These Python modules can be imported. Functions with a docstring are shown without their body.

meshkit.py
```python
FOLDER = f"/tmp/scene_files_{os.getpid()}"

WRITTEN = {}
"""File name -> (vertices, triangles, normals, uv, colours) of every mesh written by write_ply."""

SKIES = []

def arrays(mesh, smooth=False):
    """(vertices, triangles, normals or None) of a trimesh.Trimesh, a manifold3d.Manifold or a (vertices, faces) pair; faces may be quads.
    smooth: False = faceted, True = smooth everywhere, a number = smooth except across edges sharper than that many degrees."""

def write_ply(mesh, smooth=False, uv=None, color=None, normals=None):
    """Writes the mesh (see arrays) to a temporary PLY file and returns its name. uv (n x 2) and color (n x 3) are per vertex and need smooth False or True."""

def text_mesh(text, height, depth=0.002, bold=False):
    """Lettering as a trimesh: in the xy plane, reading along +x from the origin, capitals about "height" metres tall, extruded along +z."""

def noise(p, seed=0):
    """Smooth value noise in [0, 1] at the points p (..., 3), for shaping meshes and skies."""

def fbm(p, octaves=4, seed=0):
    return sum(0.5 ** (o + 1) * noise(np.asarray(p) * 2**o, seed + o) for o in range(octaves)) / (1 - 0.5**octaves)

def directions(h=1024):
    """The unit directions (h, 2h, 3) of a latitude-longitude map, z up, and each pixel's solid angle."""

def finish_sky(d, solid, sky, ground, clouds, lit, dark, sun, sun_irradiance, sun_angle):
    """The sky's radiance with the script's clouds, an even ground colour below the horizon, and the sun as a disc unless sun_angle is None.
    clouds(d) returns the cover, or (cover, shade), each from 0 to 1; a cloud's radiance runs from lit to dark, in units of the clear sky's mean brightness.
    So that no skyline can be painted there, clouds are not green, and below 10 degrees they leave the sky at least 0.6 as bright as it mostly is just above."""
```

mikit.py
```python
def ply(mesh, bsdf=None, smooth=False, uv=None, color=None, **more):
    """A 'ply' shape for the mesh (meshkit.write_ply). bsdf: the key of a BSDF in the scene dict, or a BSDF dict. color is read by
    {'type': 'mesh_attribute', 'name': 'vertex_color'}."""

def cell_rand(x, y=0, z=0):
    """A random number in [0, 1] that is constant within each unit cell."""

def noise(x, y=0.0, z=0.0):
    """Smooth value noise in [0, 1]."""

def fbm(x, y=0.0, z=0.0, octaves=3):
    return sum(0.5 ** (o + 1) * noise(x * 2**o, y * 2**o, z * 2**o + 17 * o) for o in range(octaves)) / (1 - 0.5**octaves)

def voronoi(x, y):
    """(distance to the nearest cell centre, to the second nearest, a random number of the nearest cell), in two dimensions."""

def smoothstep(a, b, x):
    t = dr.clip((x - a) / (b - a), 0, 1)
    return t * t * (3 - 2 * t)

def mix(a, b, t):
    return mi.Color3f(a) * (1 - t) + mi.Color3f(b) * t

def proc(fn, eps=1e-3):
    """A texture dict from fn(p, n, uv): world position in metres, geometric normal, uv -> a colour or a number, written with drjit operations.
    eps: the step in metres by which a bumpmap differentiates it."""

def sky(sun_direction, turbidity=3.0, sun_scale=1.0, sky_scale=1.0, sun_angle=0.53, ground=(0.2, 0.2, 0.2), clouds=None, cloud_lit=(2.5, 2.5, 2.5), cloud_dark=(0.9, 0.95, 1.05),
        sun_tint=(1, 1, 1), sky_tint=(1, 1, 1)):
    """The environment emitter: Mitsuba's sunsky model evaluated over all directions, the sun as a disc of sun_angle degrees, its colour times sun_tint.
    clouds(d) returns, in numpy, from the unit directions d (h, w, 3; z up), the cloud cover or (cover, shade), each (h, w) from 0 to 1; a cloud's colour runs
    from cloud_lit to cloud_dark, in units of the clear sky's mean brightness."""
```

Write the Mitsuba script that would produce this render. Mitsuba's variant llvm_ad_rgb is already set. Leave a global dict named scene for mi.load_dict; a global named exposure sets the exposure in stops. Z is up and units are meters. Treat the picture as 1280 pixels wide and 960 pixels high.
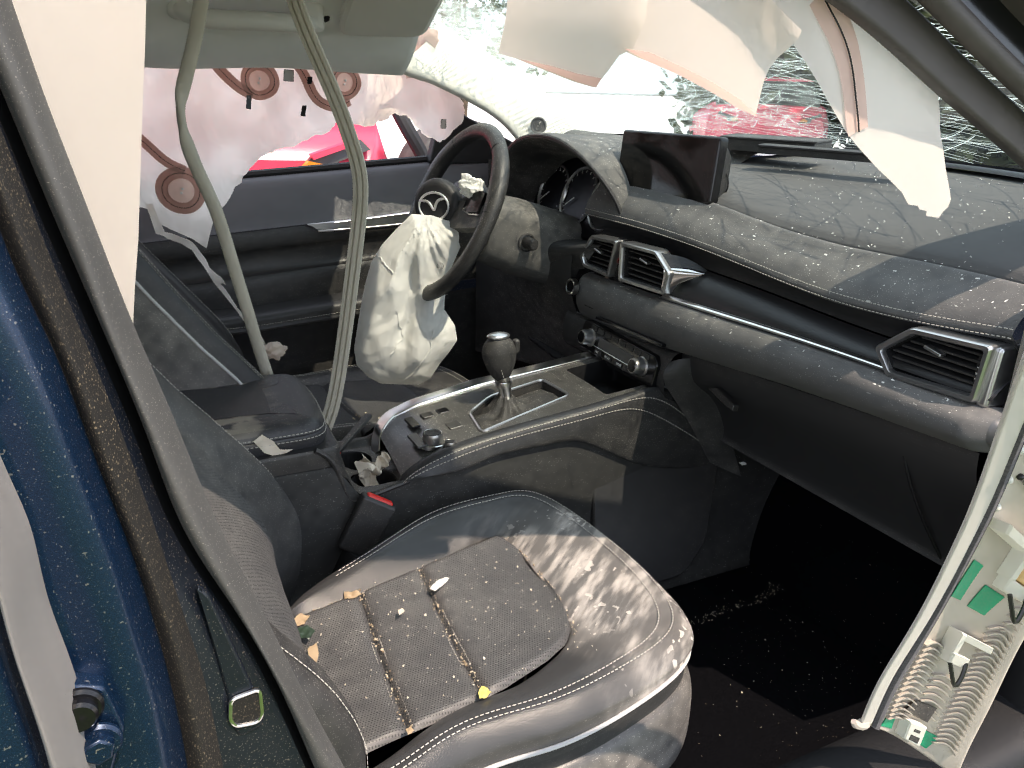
"""A wrecked car's front cabin, seen through the open front passenger door. Metres; x forward, y to the car's left, z up, ground at z = 0."""
import math, numpy as np, trimesh, shapely, drjit as dr, mitsuba as mi, mikit, meshkit
from scipy.spatial import Delaunay
from scipy.interpolate import CubicSpline, RBFInterpolator
from mikit import proc, noise, fbm, voronoi, cell_rand, smoothstep, mix

exposure = 3.1
scene = {'type': 'scene'}
labels = {}
rng = np.random.default_rng(7)

scene['camera'] = {'type': 'perspective', 'fov': 64.730, 'near_clip': 0.02, 'far_clip': 900.0,
                   'to_world': mi.ScalarTransform4f([[-0.89621, 0.13142, 0.42373, -0.24784], [0.44300, 0.31629, 0.83888, -1.23489], [-0.02378, 0.93952, -0.34168, 1.24962], [0, 0, 0, 1]])}
def thin_cloud(d):
    """A bright veil of high cloud all over the sky."""
    return 0.62 + 0.5 * (meshkit.fbm(d * [3.0, 3.0, 6.0], 4, 2) - 0.5)
scene['sky'] = mikit.sky((0.20, -0.63, 1.0), turbidity=3, sun_scale=0.5, sun_tint=(0.99, 0.97, 1.03), clouds=thin_cloud, cloud_lit=(2.8, 2.92, 3.15))

# ---------------------------------------------------------------- materials
def pr(key, color, rough=0.5, **more):
    b = {'type': 'principled', 'base_color': {'type': 'rgb', 'value': list(color)} if not callable(color) else proc(color), 'roughness': rough, **more}
    scene[key] = {'type': 'twosided', 'bsdf': b}
    return key

def specks(p, scale, lo, hi):
    """Scattered grains of dust: 0 to 1."""
    return smoothstep(lo, hi, noise(p.x * scale, p.y * scale, p.z * scale))

def dusty(base, dust, amount, up=0.6, grain=850.0, lo=0.76):
    """A surface of colour base under a film of dust that settles where the surface faces up."""
    def fn(p, n, uv):
        film = dr.clip(fbm(p.x * 9, p.y * 9, p.z * 9) * 1.5 - 0.25, 0, 1) * fbm(p.x * 60, p.y * 60, p.z * 60, 2)
        lying = dr.clip((1 - up) + up * n.z, 0, 1)
        c = mix(base, dust, dr.clip(film * lying * amount, 0, 1))
        return mix(c, [min(1, 2.2 * x) for x in dust], specks(p, grain, lo, lo + 0.1) * lying * 0.55 * dr.clip(film * 2, 0, 1))
    return fn

def grainy(fn_color, key, rough, height, scale, **more):
    """A principled skin with a fine leather grain."""
    def grain(p, n, uv):
        return noise(p.x * scale, p.y * scale, p.z * scale) * 0.7 + noise(p.x * scale * 2.3, p.y * scale * 2.3, p.z * scale * 2.3) * 0.3
    b = {'type': 'principled', 'base_color': proc(fn_color), 'roughness': rough, **more}
    scene[key] = {'type': 'twosided', 'bsdf': {'type': 'bumpmap', 'arbitrary': proc(grain, eps=0.0004), 'scale': height, 'bsdf': b}}
    return key

DUST = (0.28, 0.265, 0.24)
grainy(dusty((0.020, 0.020, 0.021), DUST, 0.35), 'leather', 0.42, 0.0004, 900)

def seat_color(p, n, uv):
    base = dusty((0.040, 0.040, 0.041), DUST, 0.5)(p, n, uv)
    # dried mud, smeared over the front of the cushion, thickest towards the outer corner
    zone = smoothstep(0.17, 0.29, p.x + 0.10 * (fbm(p.x * 14, p.y * 14) - 0.5)) * smoothstep(-0.17, -0.30, p.y)
    u, v = p.x * 0.8 + p.y * 0.6, p.y * 0.8 - p.x * 0.6
    smear = smoothstep(0.30, 0.85, fbm(u * 26, v * 110, p.z * 20, 5)) * smoothstep(0.22, 0.55, fbm(p.x * 13, p.y * 13, p.z * 13))
    blots = smoothstep(0.72, 0.78, noise(u * 150, v * 190, p.z * 90)) * smoothstep(0.5, 0.7, noise(p.x * 26, p.y * 26))
    return mix(base, (0.50, 0.465, 0.425), dr.clip(zone * (0.16 + smear * 0.85 + blots * 0.7), 0, 1))
grainy(seat_color, 'seat_leather', 0.40, 0.0004, 900)

def perforated(p, n, uv):
    a, b = p.x / 0.0036, p.y / 0.0036
    row = dr.floor(b)
    a = a + 0.5 * (row - 2 * dr.floor(row * 0.5))
    d = dr.sqrt(dr.square(a - dr.floor(a) - 0.5) + dr.square(b - row - 0.5))
    base = dusty((0.060, 0.060, 0.062), (0.22, 0.215, 0.20), 0.55, grain=700, lo=0.80)(p, n, uv)
    return mix((0.014, 0.014, 0.014), base, smoothstep(0.16, 0.30, d))
pr('perforated_leather', perforated, 0.5)

def dash_color(p, n, uv):
    base = dusty((0.092, 0.092, 0.092), (0.30, 0.29, 0.27), 0.6, up=0.55, grain=700, lo=0.80)(p, n, uv)
    wipe = smoothstep(0.5, 0.8, fbm(p.x * 50, p.y * 22, p.z * 50))
    flakes = smoothstep(0.88, 0.91, noise(p.x * 210, p.y * 240, p.z * 240)) * dr.clip(n.z, 0, 1)
    return mix(mix(base, (0.20, 0.195, 0.18), 0.22 * wipe * dr.clip(n.z, 0, 1)), (0.75, 0.74, 0.7), flakes)
grainy(dash_color, 'dash_skin', 0.72, 0.0005, 700, specular=0.2)
pr('dash_dark', dusty((0.026, 0.026, 0.027), DUST, 0.7, up=0.85), 0.5)
pr('plastic', dusty((0.020, 0.020, 0.021), (0.25, 0.22, 0.18), 0.35, up=0.6), 0.45)
pr('console_film', dusty((0.040, 0.039, 0.037), (0.20, 0.195, 0.18), 0.32, up=0.7, grain=600, lo=0.74), 0.28, clearcoat=0.7)
pr('black', (0.006, 0.006, 0.007), 0.6)
pr('gloss_black', (0.006, 0.006, 0.007), 0.12)
pr('screen_glass', dusty((0.003, 0.003, 0.003), (0.08, 0.06, 0.055), 0.10, up=0.0, grain=420, lo=0.86), 0.08, specular=0.25)
pr('trim_strip', (0.030, 0.030, 0.032), 0.33, metallic=0.3)
pr('chrome', (0.78, 0.77, 0.75), 0.16, metallic=1.0)
pr('satin_silver', (0.56, 0.56, 0.56), 0.28, metallic=0.95)
pr('grey_trim', (0.11, 0.11, 0.11), 0.38, metallic=0.4)
pr('thread', (0.42, 0.40, 0.36), 0.8)
pr('piping', (0.45, 0.44, 0.43), 0.55)

def carpet_color(p, n, uv):
    c = mix((0.0022, 0.0023, 0.003), (0.004, 0.004, 0.005), noise(p.x * 500, p.y * 500, p.z * 500))
    return mix(c, (0.26, 0.21, 0.15), smoothstep(0.96, 0.97, noise(p.x * 330, p.y * 330, p.z * 330)) * 0.7)
pr('carpet', carpet_color, 0.95, specular=0.03)

def paint_color(p, n, uv):
    flake = cell_rand(p.x * 2500, p.y * 2500, p.z * 2500)
    c = mix((0.0007, 0.008, 0.028), (0.0025, 0.026, 0.075), flake)
    g = noise(p.x * 900, p.y * 900, p.z * 520)
    g2 = noise(p.x * 1900, p.y * 1900, p.z * 1300)
    return mix(c, (0.42, 0.40, 0.36), smoothstep(0.83, 0.90, g) * 0.40 + smoothstep(0.80, 0.9, g2) * 0.22)
pr('blue_paint', paint_color, 0.30, metallic=0.55, clearcoat=1.0, clearcoat_gloss=0.96)

def pillar_film(p, n, uv):
    s = 0.94 * noise(p.x * 1500, p.y * 1500, p.z * 620)
    t = noise(p.x * 3000, p.y * 3000, p.z * 1500)
    den = dr.clip(fbm(p.x * 60, p.y * 60, p.z * 14) * 1.6 - 0.3, 0, 1)
    return mix((0.016, 0.015, 0.014), (0.50, 0.39, 0.25), dr.clip(smoothstep(0.66, 0.88, s) * den * 0.42 + smoothstep(0.74, 0.90, t) * 0.16, 0, 1))
pr('dusty_black', pillar_film, 0.6, specular=0.2)
pr('dusty_dark_reflection', lambda p, n, uv: mix((0.0012, 0.005, 0.013), (0.40, 0.34, 0.26), dr.clip(smoothstep(0.74, 0.9, noise(p.x * 1500, p.y * 1500, p.z * 900)) * 0.35 + 0.02 * fbm(p.x * 40, p.y * 40, p.z * 12), 0, 1)), 0.35, metallic=0.3, clearcoat=0.6)  # blue paint with its dark reflection put into the base colour, plus dust specks

def seal_color(p, n, uv):
    c = mix((0.046, 0.0455, 0.044), (0.074, 0.073, 0.070), fbm(p.x * 30, p.y * 30, p.z * 12))
    return mix(c, (0.42, 0.38, 0.33), specks(p, 1500, 0.80, 0.9) * 0.5)
pr('seal_rubber', seal_color, 0.55)
pr('grey_rubber', lambda p, n, uv: mix((0.15, 0.142, 0.135), (0.21, 0.20, 0.19), fbm(p.x * 25, p.y * 25, p.z * 9)), 0.55)
pr('brown_seal', lambda p, n, uv: mix((0.050, 0.043, 0.040), (0.075, 0.066, 0.06), fbm(p.x * 20, p.y * 20, p.z * 20)), 0.55)
pr('headlining', lambda p, n, uv: mix((0.64, 0.64, 0.60), (0.72, 0.72, 0.68), fbm(p.x * 18, p.y * 18, p.z * 18)), 0.95)
pr('handle_beige', (0.60, 0.585, 0.53), 0.6)
pr('strip_beige', lambda p, n, uv: mix((0.44, 0.41, 0.33), (0.54, 0.505, 0.42), fbm(p.x * 40, p.y * 40, p.z * 14)), 0.6)
pr('pillar_beige', lambda p, n, uv: mix((0.60, 0.58, 0.51), (0.68, 0.66, 0.59), fbm(p.x * 30, p.y * 30, p.z * 30)), 0.6)
pr('trim_back', lambda p, n, uv: mix((0.38, 0.335, 0.285), (0.46, 0.415, 0.36), fbm(p.x * 25, p.y * 25, p.z * 25)), 0.5)

def cloth(key, a, b, thru, rough=0.7):
    scene[key] = {'type': 'principledthin', 'base_color': proc(lambda p, n, uv: mix(a, b, fbm(p.x * 12, p.y * 12, p.z * 9))), 'roughness': rough, 'diff_trans': thru, 'spec_trans': 0.0, 'eta': 1.3}
cloth('curtain_cloth', (0.93, 0.845, 0.75), (0.97, 0.90, 0.815), 1.15)
cloth('seam_patch', (0.46, 0.27, 0.22), (0.54, 0.33, 0.275), 0.6)
cloth('seam_disc', (0.74, 0.56, 0.49), (0.80, 0.62, 0.55), 0.8)
cloth('bag_cloth', (0.78, 0.78, 0.74), (0.85, 0.85, 0.815), 0.5)

pr('red_paint', (0.74, 0.05, 0.10), 0.28, clearcoat=1.0)
pr('tyre', lambda p, n, uv: mix((0.02, 0.02, 0.02), (0.11, 0.11, 0.105), fbm(p.x * 25, p.y * 25, p.z * 25)), 0.8)
pr('white', (0.74, 0.73, 0.70), 0.6)
pr('orange_lens', (0.75, 0.25, 0.02), 0.15, clearcoat=1.0)
pr('red_plastic', (0.62, 0.02, 0.015), 0.3)
pr('green_tape', (0.0, 0.27, 0.13), 0.5)
pr('paper', lambda p, n, uv: mix((0.55, 0.48, 0.38), (0.74, 0.67, 0.56), fbm(p.x * 50, p.y * 50, p.z * 50)), 0.85)
pr('dead_leaf', lambda p, n, uv: mix((0.26, 0.18, 0.10), (0.46, 0.36, 0.24), fbm(p.x * 60, p.y * 60, p.z * 60)), 0.8)
pr('yellow_leaf', (0.60, 0.50, 0.14), 0.7)
pr('orange_bit', (0.65, 0.22, 0.04), 0.6)
pr('foam', (0.62, 0.42, 0.20), 0.9)
pr('pen_black', (0.01, 0.01, 0.01), 0.4)
pr('ground_stuff', lambda p, n, uv: mix((0.40, 0.39, 0.37), (0.56, 0.55, 0.52), fbm(p.x * 3, p.y * 3, 0, 4)), 0.9)
pr('bark', (0.10, 0.075, 0.05), 0.9)
scene['foliage'] = {'type': 'principledthin', 'base_color': proc(lambda p, n, uv: mix((0.055, 0.075, 0.035), (0.15, 0.165, 0.07), noise(p.x * 3, p.y * 3, p.z * 3))), 'roughness': 0.6, 'diff_trans': 0.8}
scene['pane'] = {'type': 'thindielectric', 'specular_transmittance': {'type': 'rgb', 'value': [0.84, 0.93, 0.90]}}
scene['crack'] = {'type': 'principledthin', 'base_color': {'type': 'rgb', 'value': [0.80, 0.90, 0.88]}, 'roughness': 0.4, 'diff_trans': 1.2}
scene['lens'] = {'type': 'thindielectric'}

# ---------------------------------------------------------------- helpers
def numbered(key):
    if key not in scene and key not in labels:
        return key
    k = 1
    while f'{key}_{k:03d}' in scene or f'{key}_{k:03d}' in labels:
        k += 1
    return f'{key}_{k:03d}'

def thing(key, label, category, group=None, kind=None):
    key = numbered(key)
    labels[key] = {'label': label, 'category': category}
    if group: labels[key]['group'] = group
    if kind: labels[key]['kind'] = kind
    return key

def part(parent, name, mesh, bsdf, smooth=35, label=None, kind=None):
    key = numbered(f'{parent}__{name}')
    scene[key] = mikit.ply(mesh, bsdf, smooth=smooth)
    if label or kind:
        labels[key] = {k: v for k, v in (('label', label), ('kind', kind)) if v}
    return key

def single(key, mesh, bsdf, label, category, smooth=35, group=None, kind=None):
    key = thing(key, label, category, group, kind)
    scene[key] = mikit.ply(mesh, bsdf, smooth=smooth)
    return key

def A(x): return np.asarray(x, float)
def unit(v):
    v = A(v)
    return v / np.maximum(np.linalg.norm(v, axis=-1, keepdims=True), 1e-12)
def cat(*meshes): return trimesh.util.concatenate([m for m in meshes if m is not None])
def mesh(v, f): return trimesh.Trimesh(A(v).reshape(-1, 3), np.asarray(f), process=False)
def move(m, *d):
    m = m.copy(); m.apply_translation(d); return m

def cr(pts, n, closed=False):
    """n points along a smooth curve through pts."""
    p = A(pts)
    if closed: p = np.vstack([p, p[:1]])
    s = np.concatenate([[0], np.cumsum(np.sqrt(np.linalg.norm(np.diff(p, axis=0), axis=1) + 1e-9))])
    cs = CubicSpline(s, p, bc_type='periodic' if closed else 'natural')
    fine = cs(np.linspace(0, s[-1], max(40 * len(p), 4 * n)))
    d = np.concatenate([[0], np.cumsum(np.linalg.norm(np.diff(fine, axis=0), axis=1))])
    t = np.linspace(0, d[-1], n, endpoint=not closed)
    return np.stack([np.interp(t, d, fine[:, k]) for k in range(p.shape[1])], 1)

def crp(pts, n, closed=False):
    """As cr, but the given points stay at equal parameter steps, so that rails built alike keep matching."""
    p = A(pts)
    if closed: p = np.vstack([p, p[:1]])
    s = np.arange(len(p))
    cs = CubicSpline(s, p, bc_type='periodic' if closed else 'natural')
    return cs(np.linspace(0, s[-1], n, endpoint=not closed))

def lin(pts, n):
    p = A(pts)
    d = np.concatenate([[0], np.cumsum(np.linalg.norm(np.diff(p, axis=0), axis=1))])
    t = np.linspace(0, d[-1], n)
    return np.stack([np.interp(t, d, p[:, k]) for k in range(p.shape[1])], 1)

def grid(P, wrap=False):
    """The sheet over the points P (rows, columns, 3); wrap joins the last column to the first."""
    P = A(P); r, c = P.shape[:2]
    i = np.arange(r * c).reshape(r, c)
    if wrap: i = np.hstack([i, i[:, :1]])
    f = np.stack([i[:-1, :-1], i[:-1, 1:], i[1:, 1:], i[1:, :-1]], -1).reshape(-1, 4)
    return mesh(P, np.vstack([f[:, [0, 1, 2]], f[:, [0, 2, 3]]]))

def rails(curves, n, m, smooth=True, along=cr):
    """The sheet that runs across the given curves; n points along them, m steps across."""
    C = np.stack([along(c, n) if len(c) != n else A(c) for c in curves])
    if smooth and len(curves) > 2:
        t = CubicSpline(np.arange(len(C)), C, axis=0, bc_type='natural')(np.linspace(0, len(C) - 1, m))
    else:
        x = np.linspace(0, len(C) - 1, m); k = np.minimum(x.astype(int), len(C) - 2); w = (x - k)[:, None, None]
        t = C[k] * (1 - w) + C[k + 1] * w
    return t

def thick(m, t):
    """The sheet m given the thickness t, behind its normals."""
    v, f = A(m.vertices), np.asarray(m.faces)
    n = A(m.vertex_normals)
    e = np.sort(f[:, [0, 1, 1, 2, 2, 0]].reshape(-1, 2), 1)
    d = f[:, [0, 1, 1, 2, 2, 0]].reshape(-1, 2)
    _, inv, cnt = np.unique(e, axis=0, return_inverse=True, return_counts=True)
    b = d[cnt[inv.ravel()] == 1]
    k = len(v)
    wall = np.vstack([np.stack([b[:, 1], b[:, 0], b[:, 0] + k], 1), np.stack([b[:, 1], b[:, 0] + k, b[:, 1] + k], 1)])
    return mesh(np.vstack([v, v - n * t]), np.vstack([f, f[:, ::-1] + k, wall]))

def fill(poly, h, jitter=0.25, seed=1):
    """(points, triangles) of a 2-D polygon, meshed at the step h."""
    P = shapely.Polygon(poly).buffer(0)
    if P.geom_type == 'MultiPolygon': P = max(P.geoms, key=lambda g: g.area)
    r = np.random.default_rng(seed)
    rings = []
    for ring in [P.exterior, *P.interiors]:
        c = A(ring.coords)[:, :2]; out = []
        for a, b in zip(c[:-1], c[1:]):
            k = max(1, int(round(np.linalg.norm(b - a) / h)))
            out.append(a + (b - a) * (np.arange(k) / k)[:, None])
        rings.append(np.vstack(out))
    x0, y0, x1, y1 = P.bounds
    gx, gy = np.meshgrid(np.arange(x0 + h / 2, x1, h), np.arange(y0 + h / 2, y1, h))
    g = np.stack([gx.ravel(), gy.ravel()], 1); g += r.uniform(-jitter, jitter, g.shape) * h
    g = g[shapely.contains_xy(P.buffer(-0.45 * h), g[:, 0], g[:, 1])] if P.buffer(-0.45 * h).area > 0 else g[:0]
    pts = np.vstack([*rings, g])
    tri = Delaunay(pts).simplices
    c = pts[tri].mean(1)
    tri = tri[shapely.contains_xy(P, c[:, 0], c[:, 1])]
    a = pts[tri]
    area = (a[:, 1, 0] - a[:, 0, 0]) * (a[:, 2, 1] - a[:, 0, 1]) - (a[:, 1, 1] - a[:, 0, 1]) * (a[:, 2, 0] - a[:, 0, 0])
    tri = np.where((area < 0)[:, None], tri[:, ::-1], tri)[np.abs(area) > 1e-12]
    return pts, tri

def sheet(poly, f, h=0.012, seed=1):
    p, t = fill(poly, h, seed=seed)
    return mesh(f(p), t)

def inset(poly, d):
    """Each corner of the polygon moved inwards by d (the outline runs anticlockwise)."""
    p = A(poly)
    if np.sum(p[:, 0] * np.roll(p[:, 1], -1) - p[:, 1] * np.roll(p[:, 0], -1)) < 0: d = -d
    e = unit(np.roll(p, -1, 0) - p); n = np.stack([-e[:, 1], e[:, 0]], 1)
    n0, n1 = np.roll(n, 1, 0), n
    b = n0 + n1
    return p + b / np.maximum(0.35, 1 + np.sum(n0 * n1, 1))[:, None] * d

class Frame:
    """A plane in space: origin o, axes u and v, and w towards the viewer's side."""
    def __init__(self, o, u, v):
        self.o = A(o); self.u = unit(u); v = A(v); self.v = unit(v - self.u * np.dot(v, self.u)); self.w = np.cross(self.u, self.v)
    def __call__(self, p, w=0.0):
        p = A(p); w = np.broadcast_to(np.asarray(w, float), p.shape[:-1])
        return self.o + p[..., :1] * self.u + p[..., 1:2] * self.v + w[..., None] * self.w
    def flat(self, p):
        d = A(p) - self.o
        return np.stack([d @ self.u, d @ self.v], -1)

def round_poly(poly, r, k=4):
    """The polygon with its corners rounded by r."""
    p = A(poly); out = []
    for a, b, c in zip(np.roll(p, 1, 0), p, np.roll(p, -1, 0)):
        ra = min(r, 0.45 * np.linalg.norm(a - b)); rc = min(r, 0.45 * np.linalg.norm(c - b))
        s, e = b + unit(a - b) * ra, b + unit(c - b) * rc
        t = np.linspace(0, 1, k + 1)[:, None]
        out.append((1 - t) ** 2 * s + 2 * t * (1 - t) * b + t ** 2 * e)
    return np.vstack(out)

def capped(loops, first=True, last=True, plane=None):
    """A tube through closed loops of equal length (k, n, 3) with flat ends."""
    L = A(loops); n = L.shape[1]
    body = grid(L, wrap=True)
    parts = [body]
    for on, loop, flip in ((first, L[0], True), (last, L[-1], False)):
        if not on: continue
        c = loop.mean(0)
        _, _, vt = np.linalg.svd(loop - c)
        q = (loop - c) @ vt[:2].T
        pts = q
        try:
            tri = trimesh.creation.triangulate_polygon(shapely.Polygon(pts), engine='earcut')
            v2, f = A(tri[0]), np.asarray(tri[1])
            v = v2 @ vt[:2] + c
        except Exception:
            v = np.vstack([loop, c]); f = np.stack([np.arange(n), (np.arange(n) + 1) % n, np.full(n, n)], 1)
        parts.append(mesh(v, f))
    return cat(*parts)

def plate(poly, fr, t, bevel=0.0015, w=0.0):
    """A slab with bevelled front edges: the outline poly in the frame fr, front at height w, thickness t."""
    p = A(poly)
    loops = [fr(p, w - t), fr(p, w - bevel), fr(inset(p, bevel * 0.4), w - bevel * 0.35), fr(inset(p, bevel), w)]
    return capped(loops, first=False)

def rim(outer, inner, fr, rise=0.004, depth=0.012, w=0.0):
    """A rounded frame between two outlines of equal corner count."""
    o, i = A(outer), A(inner)
    m1, m2 = o * 0.75 + i * 0.25, o * 0.25 + i * 0.75
    return grid([fr(o, w - depth), fr(o, w + rise * 0.3), fr(m1, w + rise), fr(m2, w + rise * 0.9), fr(i, w + rise * 0.1), fr(i, w - depth)], wrap=True)

def rbox(sx, sy, sz, r, sub=1):
    s = trimesh.creation.icosphere(sub, r).vertices
    c = np.array([[a, b, d] for a in (-1, 1) for b in (-1, 1) for d in (-1, 1)]) * (A([sx, sy, sz]) / 2 - r)
    return trimesh.convex.convex_hull((c[:, None] + s[None]).reshape(-1, 3))

def place(m, o, u, v):
    """The mesh m, its x and y axes laid along u and v, set at o."""
    fr = Frame(o, u, v)
    m = m.copy(); m.vertices = fr.o + m.vertices @ np.stack([fr.u, fr.v, fr.w]); return m

def tube(path, r, seg=12, closed=False, squash=1.0, up=(0, 0, 1), cap=True):
    """A round (or, with squash, oval) rod along the path."""
    p = A(path); n = len(p); r = np.broadcast_to(np.asarray(r, float), n)
    t = unit(np.roll(p, -1, 0) - np.roll(p, 1, 0)) if closed else unit(np.gradient(p, axis=0))
    a = np.zeros_like(p); ref = A(up)
    for k in range(n):
        x = ref - t[k] * np.dot(ref, t[k])
        if np.linalg.norm(x) < 1e-6: x = np.cross(t[k], [1, 0.3, 0.2])
        a[k] = unit(x); ref = a[k]
    b = np.cross(t, a)
    ang = np.linspace(0, 2 * np.pi, seg, endpoint=False)
    L = p[:, None] + r[:, None, None] * (np.cos(ang)[None, :, None] * a[:, None] + squash * np.sin(ang)[None, :, None] * b[:, None])
    if closed: return grid(np.concatenate([L, L[:1]]), wrap=True)
    return capped(L) if cap else grid(L, wrap=True)

def profile_sweep(path, prof, side, closed_prof=True, up=None):
    """The 2-D profile (a along 'side', b along the normal) carried along the path."""
    p = A(path); t = unit(np.gradient(p, axis=0))
    s = A(side) if np.ndim(side) == 2 else np.broadcast_to(A(side), p.shape)
    s = unit(s - t * np.sum(s * t, 1, keepdims=True)); n = np.cross(t, s)
    q = A(prof)
    L = p[:, None] + q[None, :, :1] * s[:, None] + q[None, :, 1:] * n[:, None]
    return capped(L) if closed_prof else grid(L)

def lathe(prof, seg=32):
    """Turned about z: prof is (radius, height)."""
    q = A(prof); a = np.linspace(0, 2 * np.pi, seg, endpoint=False)
    return grid(np.stack([np.stack([r * np.cos(a), r * np.sin(a), np.full(seg, z)], 1) for r, z in q]), wrap=True)

def stitches(path, normal, length=0.0042, gap=0.0022, r=0.0006, lift=0.0004):
    """A row of thread stitches along the path, as one mesh of short rods."""
    p = A(path)
    d = np.concatenate([[0], np.cumsum(np.linalg.norm(np.diff(p, axis=0), axis=1))])
    s = np.arange(0, d[-1] - length, length + gap)
    at = lambda x: np.stack([np.interp(x, d, p[:, k]) for k in range(3)], 1)
    n = A(normal)
    nn = np.broadcast_to(n, p.shape) if n.ndim == 1 else n
    nat = unit(np.stack([np.interp(s, d, nn[:, k]) for k in range(3)], 1))
    a, b = at(s) + nat * lift, at(s + length) + nat * lift
    t = unit(b - a); side = np.cross(t, nat)
    V = np.stack([a - side * r, a + side * r, b + side * r, b - side * r, a + nat * r, b + nat * r], 1)
    F = np.array([[0, 4, 5], [0, 5, 3], [1, 2, 5], [1, 5, 4], [0, 1, 4], [2, 3, 5]])
    k = len(s)
    return mesh(V.reshape(-1, 3), (F[None] + 6 * np.arange(k)[:, None, None]).reshape(-1, 3))

def wrinkle(v, scale, amp, seed=0, stretch=(1, 1, 1)):
    return (meshkit.fbm(A(v) * scale * A(stretch), 3, seed) - 0.5) * 2 * amp
pr('lever_leather', dusty((0.026, 0.026, 0.026), DUST, 0.3, up=0.5), 0.55, specular=0.25)
pr('knob_silver', (0.45, 0.44, 0.42), 0.3, metallic=0.9)
grainy(lambda p, n, uv: mix((0.030, 0.030, 0.033), (0.30, 0.265, 0.21), smoothstep(0.0, -0.09, p.x + 0.05 * fbm(p.x * 40, p.y * 40)) * smoothstep(0.35, 0.62, fbm(p.x * 30, p.y * 55, 0, 4)) * dr.clip(n.z, 0, 1) * 0.8 + specks(p, 800, 0.80, 0.9) * 0.3), 'leather_lid', 0.45, 0.0004, 900)
pr('tunnel_skin', dusty((0.016, 0.016, 0.016), (0.17, 0.168, 0.155), 0.3, up=0.2, grain=500, lo=0.82), 0.75)
pr('litter', lambda p, n, uv: mix((0.20, 0.14, 0.08), (0.58, 0.50, 0.38), cell_rand(p.x * 220, p.y * 220, p.z * 220)), 0.9)
pr('hub_black', (0.022, 0.022, 0.024), 0.55)
pr('door_grey', lambda p, n, uv: mix((0.085, 0.085, 0.092), (0.11, 0.11, 0.118), fbm(p.x * 20, p.y * 20, p.z * 20)), 0.6)
pr('tweeter_grey', (0.13, 0.13, 0.13), 0.6)
pr('label_grey', (0.42, 0.38, 0.33), 0.7)
pr('foam_dark', lambda p, n, uv: mix((0.035, 0.035, 0.042), (0.10, 0.095, 0.10), noise(p.x * 600, p.y * 600, p.z * 600)), 0.95)
pr('pane_chip', (0.03, 0.05, 0.035), 0.15)
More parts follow.
